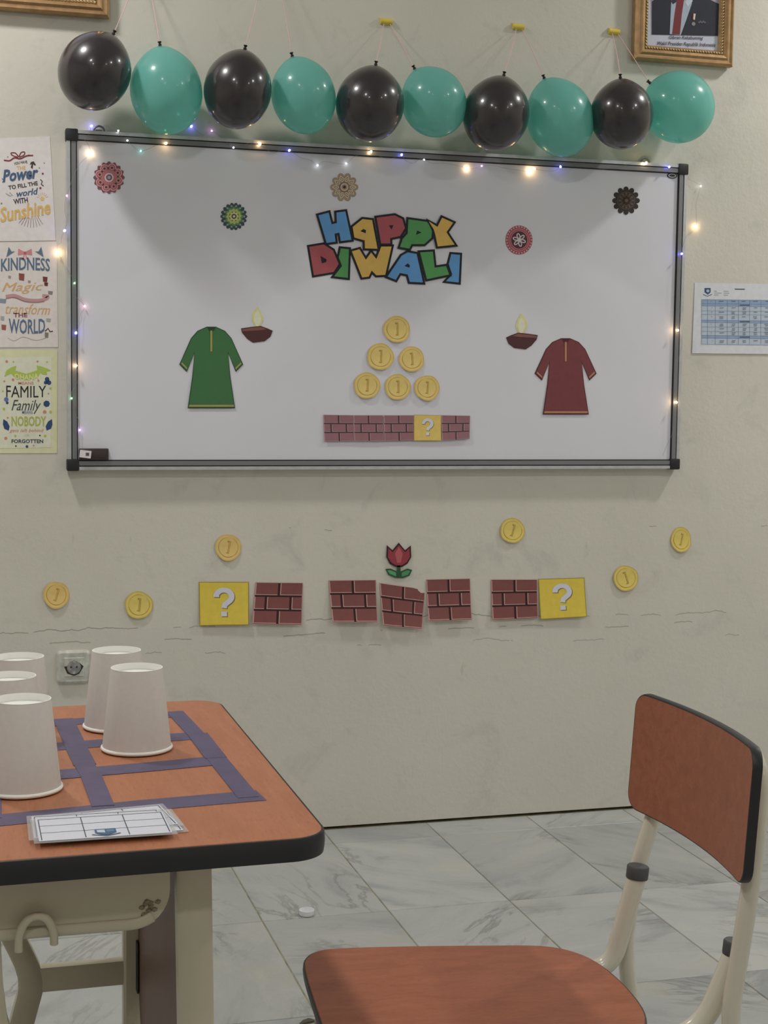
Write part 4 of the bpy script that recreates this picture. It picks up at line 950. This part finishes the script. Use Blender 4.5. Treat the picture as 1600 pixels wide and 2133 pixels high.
def sq_leg(path, wx, wy, name):
    bm = bmesh.new(); rings = []
    for i, p in enumerate(path):
        p = Vector(p); rings.append([bm.verts.new(p + Vector((sx * wx / 2, sy * wy / 2, 0))) for sx, sy in ((-1, -0.75), (-0.75, -1), (0.75, -1), (1, -0.75), (1, 0.75), (0.75, 1), (-0.75, 1), (-1, 0.75))])
    for a, b in zip(rings, rings[1:]):
        for k in range(8): bm.faces.new((a[k], a[(k + 1) % 8], b[(k + 1) % 8], b[k]))
    bm.faces.new(rings[0]); bm.faces.new(rings[-1]); return dch(bobj(name, bm, M_BEIGE, desk, True, auto=0.7))
for yy, tag_ in ((-2.425, 'near'), (-1.86, 'far')):
    wx = 0.041 if tag_ == 'near' else 0.033
    xx = -0.031 if tag_ == 'near' else -0.040
    if tag_ == 'near': yy2 = -2.425
    sq_leg([(xx, yy, DZ - DT), (xx + 0.004, yy, 0.52), (xx + 0.004, yy, 0.02)], wx, 0.028 if tag_ == 'near' else 0.028, 'leg')
    sq_leg(smooth_path([(-0.27, yy, DZ - DT), (-0.262, yy, 0.55), (-0.222, yy, 0.45), (-0.192, yy, 0.375), (-0.200, yy, 0.32), (-0.225, yy, 0.24), (-0.265, yy, 0.12), (-0.275, yy, 0.02)], 4), 0.037, 0.026, 'leg')
    bm = bmesh.new(); add_box(bm, -0.19, xx, yy - 0.011, yy + 0.011, 0.348, 0.388, 0.006); dch(bobj('cross_rail', bm, M_BEIGE, desk, True, auto=0.7))
    bm = bmesh.new(); add_box(bm, -0.32, 0.02, yy - 0.014, yy + 0.014, 0.0, 0.022, 0.005); dch(bobj('foot_rail', bm, M_BEIGE, desk, True, auto=0.7))
hk = [(-0.231, -2.454, 0.635), (-0.230, -2.457, 0.656), (-0.222, -2.459, 0.671), (-0.211, -2.460, 0.676), (-0.200, -2.459, 0.671), (-0.193, -2.457, 0.656), (-0.192, -2.454, 0.640)]
dch(tube('bag_hook', smooth_path(hk, 5), 0.0048, M_BEIGE, desk, 10))

# purple tape grid on the desk top
tg = empty('tape_grid', (0.0, -2.1, DZ), 'purple tape stuck in a grid on the orange-brown desk top', 'tape'); inv2 = Matrix.Translation(-tg.location)
def strip(pts, wd, k):
    P = [gl(x, y, DZ) for x, y in pts]; bm = bmesh.new(); L = []; R = []; z0 = DZ + 0.0002; z1 = z0 + 0.0004 + 0.00025 * k
    for i, p in enumerate(P):
        t = (P[min(i + 1, len(P) - 1)] - P[max(i - 1, 0)]); t.z = 0; t.normalize(); n = Vector((-t.y, t.x, 0)) * wd / 2
        L.append((p + n)); R.append((p - n))
    vt = [[bm.verts.new((q.x, q.y, z1)) for q in (l, r)] for l, r in zip(L, R)]; vb = [[bm.verts.new((q.x, q.y, z0)) for q in (l, r)] for l, r in zip(L, R)]
    for i in range(len(P) - 1):
        bm.faces.new((vt[i][0], vt[i][1], vt[i + 1][1], vt[i + 1][0])); bm.faces.new((vb[i][0], vb[i + 1][0], vb[i + 1][1], vb[i][1]))
        for s_ in (0, 1): bm.faces.new((vt[i][s_], vt[i + 1][s_], vb[i + 1][s_], vb[i][s_]))
    bm.faces.new((vt[0][0], vb[0][0], vb[0][1], vt[0][1])); bm.faces.new((vt[-1][0], vt[-1][1], vb[-1][1], vb[-1][0]))
    o = bobj('tape_strip', bm, M_TAPE, tg); o.matrix_parent_inverse = inv2
TWD = 0.026
strip([(-30, 1519), (120, 1506), (383, 1487)], 0.042, 0); strip([(-30, 1571), (115, 1556), (350, 1537), (430, 1531)], 0.045, 0)
strip([(-30, 1630), (124, 1614), (300, 1599), (470, 1583)], 0.047, 1); strip([(-40, 1714), (0, 1709), (120, 1697), (300, 1678), (544, 1657)], 0.048, 0)
strip([(364, 1483), (408, 1530)], TWD, 2); strip([(411, 1529), (450, 1580)], 0.030, 3); strip([(449, 1577), (518, 1662)], TWD + 0.001, 2)
strip([(132, 1498), (160, 1560), (177, 1594)], 0.030, 2); strip([(174, 1590), (190, 1617), (215, 1680)], 0.027, 3); strip([(-20, 1512), (-20, 1706)], TWD, 2)

# paper cups, mouth down
CH, CR, CT = 0.112, 0.0465, 0.0345
def cup(px, py, lab, sc=1.03, rz=0):
    p = gl(px, py, DZ); t = empty('paper_cup', (p.x, p.y, DZ + 0.0012), lab, 'cup', 'upturned paper cups on the desk', rz); t.scale = (sc, sc, sc)
    lathe('cup_wall', [(CR - 0.0012, 0.004), (CR - 0.002, 0.004), (CT - 0.0008, CH - 0.008), (CT - 0.0006, CH - 0.0002), (CT, CH), (CT + 0.0005, CH - 0.001), (CR, 0.004)], M_CUP, t, 48, auto=1.2)
    bm = bmesh.new(); add_lathe(bm, [(CR + 0.0023 * math.cos(a), 0.0028 + 0.0026 * math.sin(a)) for a in [2 * PI * k / 10 for k in range(11)]], 48); bobj('rolled_rim', bm, M_CUPIN, t, True)
    bm = bmesh.new(); add_lathe(bm, [(0, CH - 0.0085), (CT - 0.001, CH - 0.0088), (CT - 0.0012, CH - 0.0102), (0, CH - 0.0100)], 48); bobj('recessed_base', bm, M_CUPIN, t, True, auto=0.7)
    bm = bmesh.new(); add_lathe(bm, [(CT - 0.0008, CH - 0.0085), (CT - 0.0008, CH + 0.0003), (CT + 0.0004, CH + 0.0002)], 48); bobj('base_rim', bm, M_CUPIN, t, True, auto=0.7)
    return t
cup(285, 1561, 'white upturned paper cup, front one of the right pair', rz=0.4); cup(243, 1515, 'white upturned paper cup, rear one of the right pair', rz=1.2)
cup(47, 1646, 'white upturned paper cup, nearest and largest at the left edge', rz=2.2); cup(20, 1585, 'white upturned paper cup, middle one of the left three', rz=3.1); cup(40, 1533, 'white upturned paper cup, rearmost of the left three', rz=4.0)

# laminated cards
M_LAM = bpy.data.materials.new('clear_laminate'); M_LAM.use_nodes = True
b = M_LAM.node_tree.nodes['Principled BSDF']; b.inputs['Base Color'].default_value = (0.75, 0.76, 0.76, 1); b.inputs['Roughness'].default_value = 0.15; b.inputs['Alpha'].default_value = 0.26
M_CARD = mat('white_card_print', (0.70, 0.71, 0.80, 1), 0.5)
def lcard(cx, cy, z, ang, lab, wd=0.158, dp=0.098, crest=False, bend=0.0):
    t = empty('laminated_card', (cx, cy, z), lab, 'card', 'laminated grid cards on the desk', ang); m = 0.006
    def f(mm, u0, v0, u1, v1, zz, th, name=None, mt=None):
        N = 8; A = []; 
        for k in range(N + 1):
            x = -wd / 2 + (u0 + (u1 - u0) * k / N) * wd; A.append([(x, -dp / 2 + v * dp, zz + bend * (x / wd * 2) ** 2) for v in (v0, v1)])
        vt = [[mm.verts.new(p) for p in r] for r in A]; vb = [[mm.verts.new((p[0], p[1], p[2] - th)) for p in r] for r in A]
        for k in range(N):
            mm.faces.new((vt[k][0], vt[k + 1][0], vt[k + 1][1], vt[k][1])); mm.faces.new((vb[k][0], vb[k][1], vb[k + 1][1], vb[k + 1][0]))
            mm.faces.new((vt[k][0], vb[k][0], vb[k + 1][0], vt[k + 1][0])); mm.faces.new((vt[k][1], vt[k + 1][1], vb[k + 1][1], vb[k][1]))
        mm.faces.new((vt[0][0], vt[0][1], vb[0][1], vb[0][0])); mm.faces.new((vt[-1][0], vb[-1][0], vb[-1][1], vt[-1][1]))
    bm = bmesh.new(); f(bm, 0, 0, 1, 1, 0.0006, 0.0005); bobj('film', bm, M_LAM, t, False)
    bm = bmesh.new(); f(bm, 0.035, 0.06, 0.965, 0.94, 0.0010, 0.0003); bobj('paper', bm, M_CARD, t)
    bm = bmesh.new(); lw = 0.006
    for u in (0.055, 0.36, 0.665, 0.95): f(bm, u - lw * 0.55, 0.09, u + lw * 0.55, 0.91, 0.0013, 0.0002)
    for v, k in ((0.91, 1.3), (0.64, 0.7), (0.36, 0.7)): f(bm, 0.055, v - lw * 0.6 * k, 0.95, v + lw * 0.6 * k, 0.0013, 0.0002)
    bobj('grid_lines', bm, mat('dark_ink', (0.05, 0.06, 0.09, 1), 0.6), t)
    if crest:
        bm = bmesh.new()
        def pl(q, zz, mi):
            vs = [bm.verts.new((-wd / 2 + u * wd, -dp / 2 + v * dp, zz)) for u, v in q]; ff = bm.faces.new(vs); ff.material_index = mi
        pl([(0.43, 0.36), (0.43, 0.21), (0.47, 0.15), (0.505, 0.12), (0.54, 0.15), (0.58, 0.21), (0.58, 0.36)], 0.0016, 0)
        pl([(0.445, 0.32), (0.445, 0.23), (0.50, 0.20), (0.50, 0.32)], 0.0018, 1); pl([(0.51, 0.31), (0.51, 0.22), (0.565, 0.24), (0.565, 0.31)], 0.0018, 2)
        pl([(0.40, 0.15), (0.505, 0.075), (0.61, 0.15), (0.60, 0.17), (0.505, 0.10), (0.41, 0.17)], 0.0017, 0)
        bobj('crest', bm, [mat('crest_blue', (0.07, 0.13, 0.24, 1), 0.6), mat('crest_pale', (0.55, 0.65, 0.72, 1), 0.6), mat('crest_mid', (0.13, 0.24, 0.40, 1), 0.6)], t)
    return t
cd = gl(214, 1722, DZ + 0.006)
lcard(cd.x + 0.013, cd.y + 0.017, DZ + 0.0012, math.radians(4), 'laminated grid card, lowest of the stack, sticking out right')
lcard(cd.x + 0.008, cd.y + 0.032, DZ + 0.0030, math.radians(7), 'laminated grid card, second from the bottom, sticking out behind')
lcard(cd.x - 0.004, cd.y + 0.016, DZ + 0.0048, math.radians(-1), 'laminated grid card, directly under the top one')
lcard(cd.x, cd.y - 0.002, DZ + 0.0066, math.radians(0), 'laminated grid card on top of the stack with a small blue crest', crest=True)

# ================================================================== CHAIR
CO = Vector((0.155, -2.23, 0)); CA = math.atan2(-0.0958, 0.9954)
chair = empty('school_chair', CO, 'school chair with red-brown seat and curved back on ivory tubes, facing the desk', 'chair', rz=CA)
SZ = 0.44
# seat outline in chair frame: x back from the front edge, y towards the wall
def seat_outline():
    pts = [(0.085, 0.206), (0.18, 0.199), (0.29, 0.186), (0.375, 0.172), (0.418, 0.140), (0.440, 0.085), (0.449, 0.0), (0.444, -0.085), (0.420, -0.140), (0.375, -0.172), (0.29, -0.186), (0.18, -0.199), (0.085, -0.206), (0.045, -0.202), (0.022, -0.178), (0.012, -0.13), (0.010, 0.0), (0.012, 0.13), (0.022, 0.178), (0.045, 0.202)]
    P = [Vector((x, y, 0)) for x, y in pts]; n = len(P); out = []
    for i in range(n):
        p0, p1, p2, p3 = P[i - 1], P[i], P[(i + 1) % n], P[(i + 2) % n]
        for k in range(4):
            t = k / 4; out.append(0.5 * ((2 * p1) + (p2 - p0) * t + (2 * p0 - 5 * p1 + 4 * p2 - p3) * t * t + (3 * p1 - p0 - 3 * p2 + p3) * t ** 3))
    return [(p.x, p.y) for p in out]
SO = seat_outline()
seat_o = bobj('seat', slab([(-0.001, SZ - 0.012), (-0.0008, SZ - 0.001), (-0.002, SZ)], SO), M_SEAT, chair)
ring = bmesh.new(); prof = [(-0.001, SZ - 0.013), (0.001, SZ - 0.013), (0.0018, SZ - 0.007), (0.001, SZ - 0.0015), (-0.001, SZ - 0.0005)]
rings = [[ring.verts.new((x, y, z)) for x, y in inset(SO, d)] for d, z in prof]
for a, b in zip(rings, rings[1:] + rings[:1]):
    for k in range(len(SO)): ring.faces.new((a[k], a[(k + 1) % len(SO)], b[(k + 1) % len(SO)], b[k]))
bobj('seat_edge', ring, M_BLACK, seat_o, True, auto=0.9)
# backrest : curved panel. s across (-1..1 near..far), t up
BH0, BH1, BHW = 0.643, 0.818, 0.19
def bpos(y, z, d):
    u = y / BHW; lx = 0.520 - 0.010 * u + 0.021 * (1 - u * u) + 0.06 * (z - BH0)
    nx, ny = 1.0, 2 * 0.021 * u / BHW; L = math.hypot(nx, ny)
    return (lx + d * nx / L, y + d * ny / L, z)
BP = rrect(-BHW, BHW, BH0, BH1, 0.024, 8)
# add intermediate points on the long sides so the panel bends
def densify(poly, st=0.02):
    out = []
    for i in range(len(poly)):
        a = Vector(poly[i]); b = Vector(poly[(i + 1) % len(poly)]); n = max(1, int((b - a).length / st))
        for k in range(n): out.append(tuple(a.lerp(b, k / n)))
    return out
BP = densify(BP)
def back_face(bm, poly, d, rev=False):
    """vertical strips between the bottom and top outline at each y"""
    ys_ = sorted({round(p[0], 5) for p in poly})
    cols = []
    for y in ys_:
        zs = []
        for i in range(len(poly)):
            a, b = poly[i], poly[(i + 1) % len(poly)]
            if abs(a[0] - y) < 1e-4: zs.append(a[1])
            elif (a[0] - y) * (b[0] - y) < 0: zs.append(a[1] + (b[1] - a[1]) * (y - a[0]) / (b[0] - a[0]))
        zl, zh = min(zs), max(zs); cols.append([bm.verts.new(bpos(y, zl + (zh - zl) * k / 4, d)) for k in range(5)])
    for A, B in zip(cols, cols[1:]):
        for k in range(4): bm.faces.new((A[k], A[k + 1], B[k + 1], B[k]))
bm = bmesh.new(); back_face(bm, inset(BP, -0.0012), 0.0); back_face(bm, inset(BP, -0.0012), 0.013)
back_o = bobj('backrest', bm, M_SEAT, chair, True)
bm = bmesh.new(); prof = [(-0.0014, 0.0002), (0.0004, 0.0004), (0.0012, 0.003), (0.0012, 0.0105), (0.0004, 0.0127), (-0.0014, 0.0129)]
rings = [[bm.verts.new(bpos(y, z, d)) for y, z in inset(BP, o_)] for o_, d in prof]
for a, b in zip(rings, rings[1:]):
    for k in range(len(BP)): bm.faces.new((a[k], a[(k + 1) % len(BP)], b[(k + 1) % len(BP)], b[k]))
bobj('backrest_edge', bm, M_BLACK, back_o, True, auto=0.9)
# frame: two upright tubes joined behind the backrest, running down as rear legs; two J tubes under the seat
TR = 0.0125
for sg, dx in ((1, 0.0), (-1, 0.045)):
    yy = sg * 0.152; yj = sg * 0.122
    bx = bpos(yy, 0.70, 0.013)[0] + TR + 0.0005
    # upright: from top behind the back down to the floor
    path = fillet_path([(bx + 0.004, yy * 0.80, 0.800), (bx + 0.004, yy, 0.775), (bx - 0.002, yy, 0.66), (0.514 + dx * 0.8, yy, 0.56), (0.497 + dx * 0.8, yy, 0.44), (0.515 + dx, yy, 0.33), (0.575 + dx, yy, 0.02)], 0.07, 6)
    leg_o = tube('leg', path, 0.0122, M_CREAM, chair, 16)
    bm = bmesh.new(); add_lathe(bm, [(0, 0), (0.015, 0), (0.016, 0.004), (0.014, 0.03), (0, 0.03)], 16, cz=(0.577 + dx, yy, 0.0)); bobj('rubber_foot', bm, M_CAP, leg_o, True, auto=0.8)
    # J tube: front leg -> under seat -> bend up -> capped end
    CX = {1: 0.504, -1: 0.553}; CZ = {1: 0.556, -1: 0.530}; dx = dx * 0.9
    jp = fillet_path([(0.015, sg * 0.175, 0.015), (0.05, sg * 0.150, SZ - 0.027), (0.40, yj, SZ - 0.027), (0.468 + dx, yj, SZ - 0.020), (CX[sg], yj, CZ[sg])], 0.065, 8)
    jt_o = tube('seat_tube', jp, 0.0142, M_CREAM, chair, 16)
    bm = bmesh.new(); add_lathe(bm, [(0, 0), (0.016, 0), (0.0165, 0.002), (0.0165, 0.017), (0.015, 0.019), (0, 0.0195)], 24)
    o = bobj('tube_cap', bm, M_CAP, jt_o, True, auto=0.8); o.location = (CX[sg], yj, CZ[sg] - 0.002); o.rotation_euler = (0, 0.10, 0); o['label'] = 'charcoal end cap'
    bm = bmesh.new(); add_lathe(bm, [(0, 0), (0.018, 0), (0.018, 0.02), (0, 0.02)], 16, cz=(0.015, sg * 0.175, 0.0)); bobj('rubber_foot', bm, M_CAP, jt_o, True, auto=0.8)
tube('cross_tube', [(0.10, -0.145, SZ - 0.03), (0.10, 0.145, SZ - 0.03)], 0.009, M_CREAM, chair); tube('cross_tube', [(0.36, -0.140, SZ - 0.03), (0.36, 0.140, SZ - 0.03)], 0.009, M_CREAM, chair)

# ================================================================== SMALL THINGS ON THE FLOOR
p = gl(639, 1906, 0)
t = empty('bottle_cap', (p.x, p.y, 0.0005), 'small white plastic bottle cap lying open side up on the marble floor', 'bottle cap')
lathe('cap_body', [(0, 0.0), (0.0165, 0.0), (0.0178, 0.0012), (0.0180, 0.013), (0.0168, 0.013), (0.0165, 0.002), (0, 0.002)], M_WHITEP, t, 32)
bm = bmesh.new()
for k in range(32): 
    a = 2 * PI * k / 32; add_box(bm, -0.0004, 0.0004, 0.0177, 0.0184, 0.002, 0.012)
    bmesh.ops.rotate(bm, verts=bm.verts[-8:], cent=(0, 0, 0), matrix=Matrix.Rotation(a, 3, 'Z'))
o = bobj('grip_ribs', bm, M_WHITEP, t); o['kind'] = 'stuff'
p = gl(641, 2130, 0); bm = bmesh.new()
vs = [((-0.018, -0.002), 0.001), ((-0.008, 0.006), 0.004), ((0.006, 0.007), 0.006), ((0.018, 0.001), 0.003), ((0.008, -0.005), 0.005), ((-0.006, -0.006), 0.003)]
a = [bm.verts.new((q[0], q[1], h)) for q, h in vs]; c = bm.verts.new((0.001, 0.001, 0.009)); b = [bm.verts.new((q[0], q[1], 0.0004)) for q, h in vs]
for k in range(6): bm.faces.new((a[k], a[(k + 1) % 6], c)); bm.faces.new((b[k], b[(k + 1) % 6], a[(k + 1) % 6], a[k]))
bm.faces.new(b)
tag(bobj('dry_scrap', bm, mat('dark_dry_scrap', (0.10, 0.085, 0.06, 1), 0.8), None, False, loc=(p.x, p.y, 0.0)), 'small dark dry scrap on the floor beside the chair seat', 'debris')
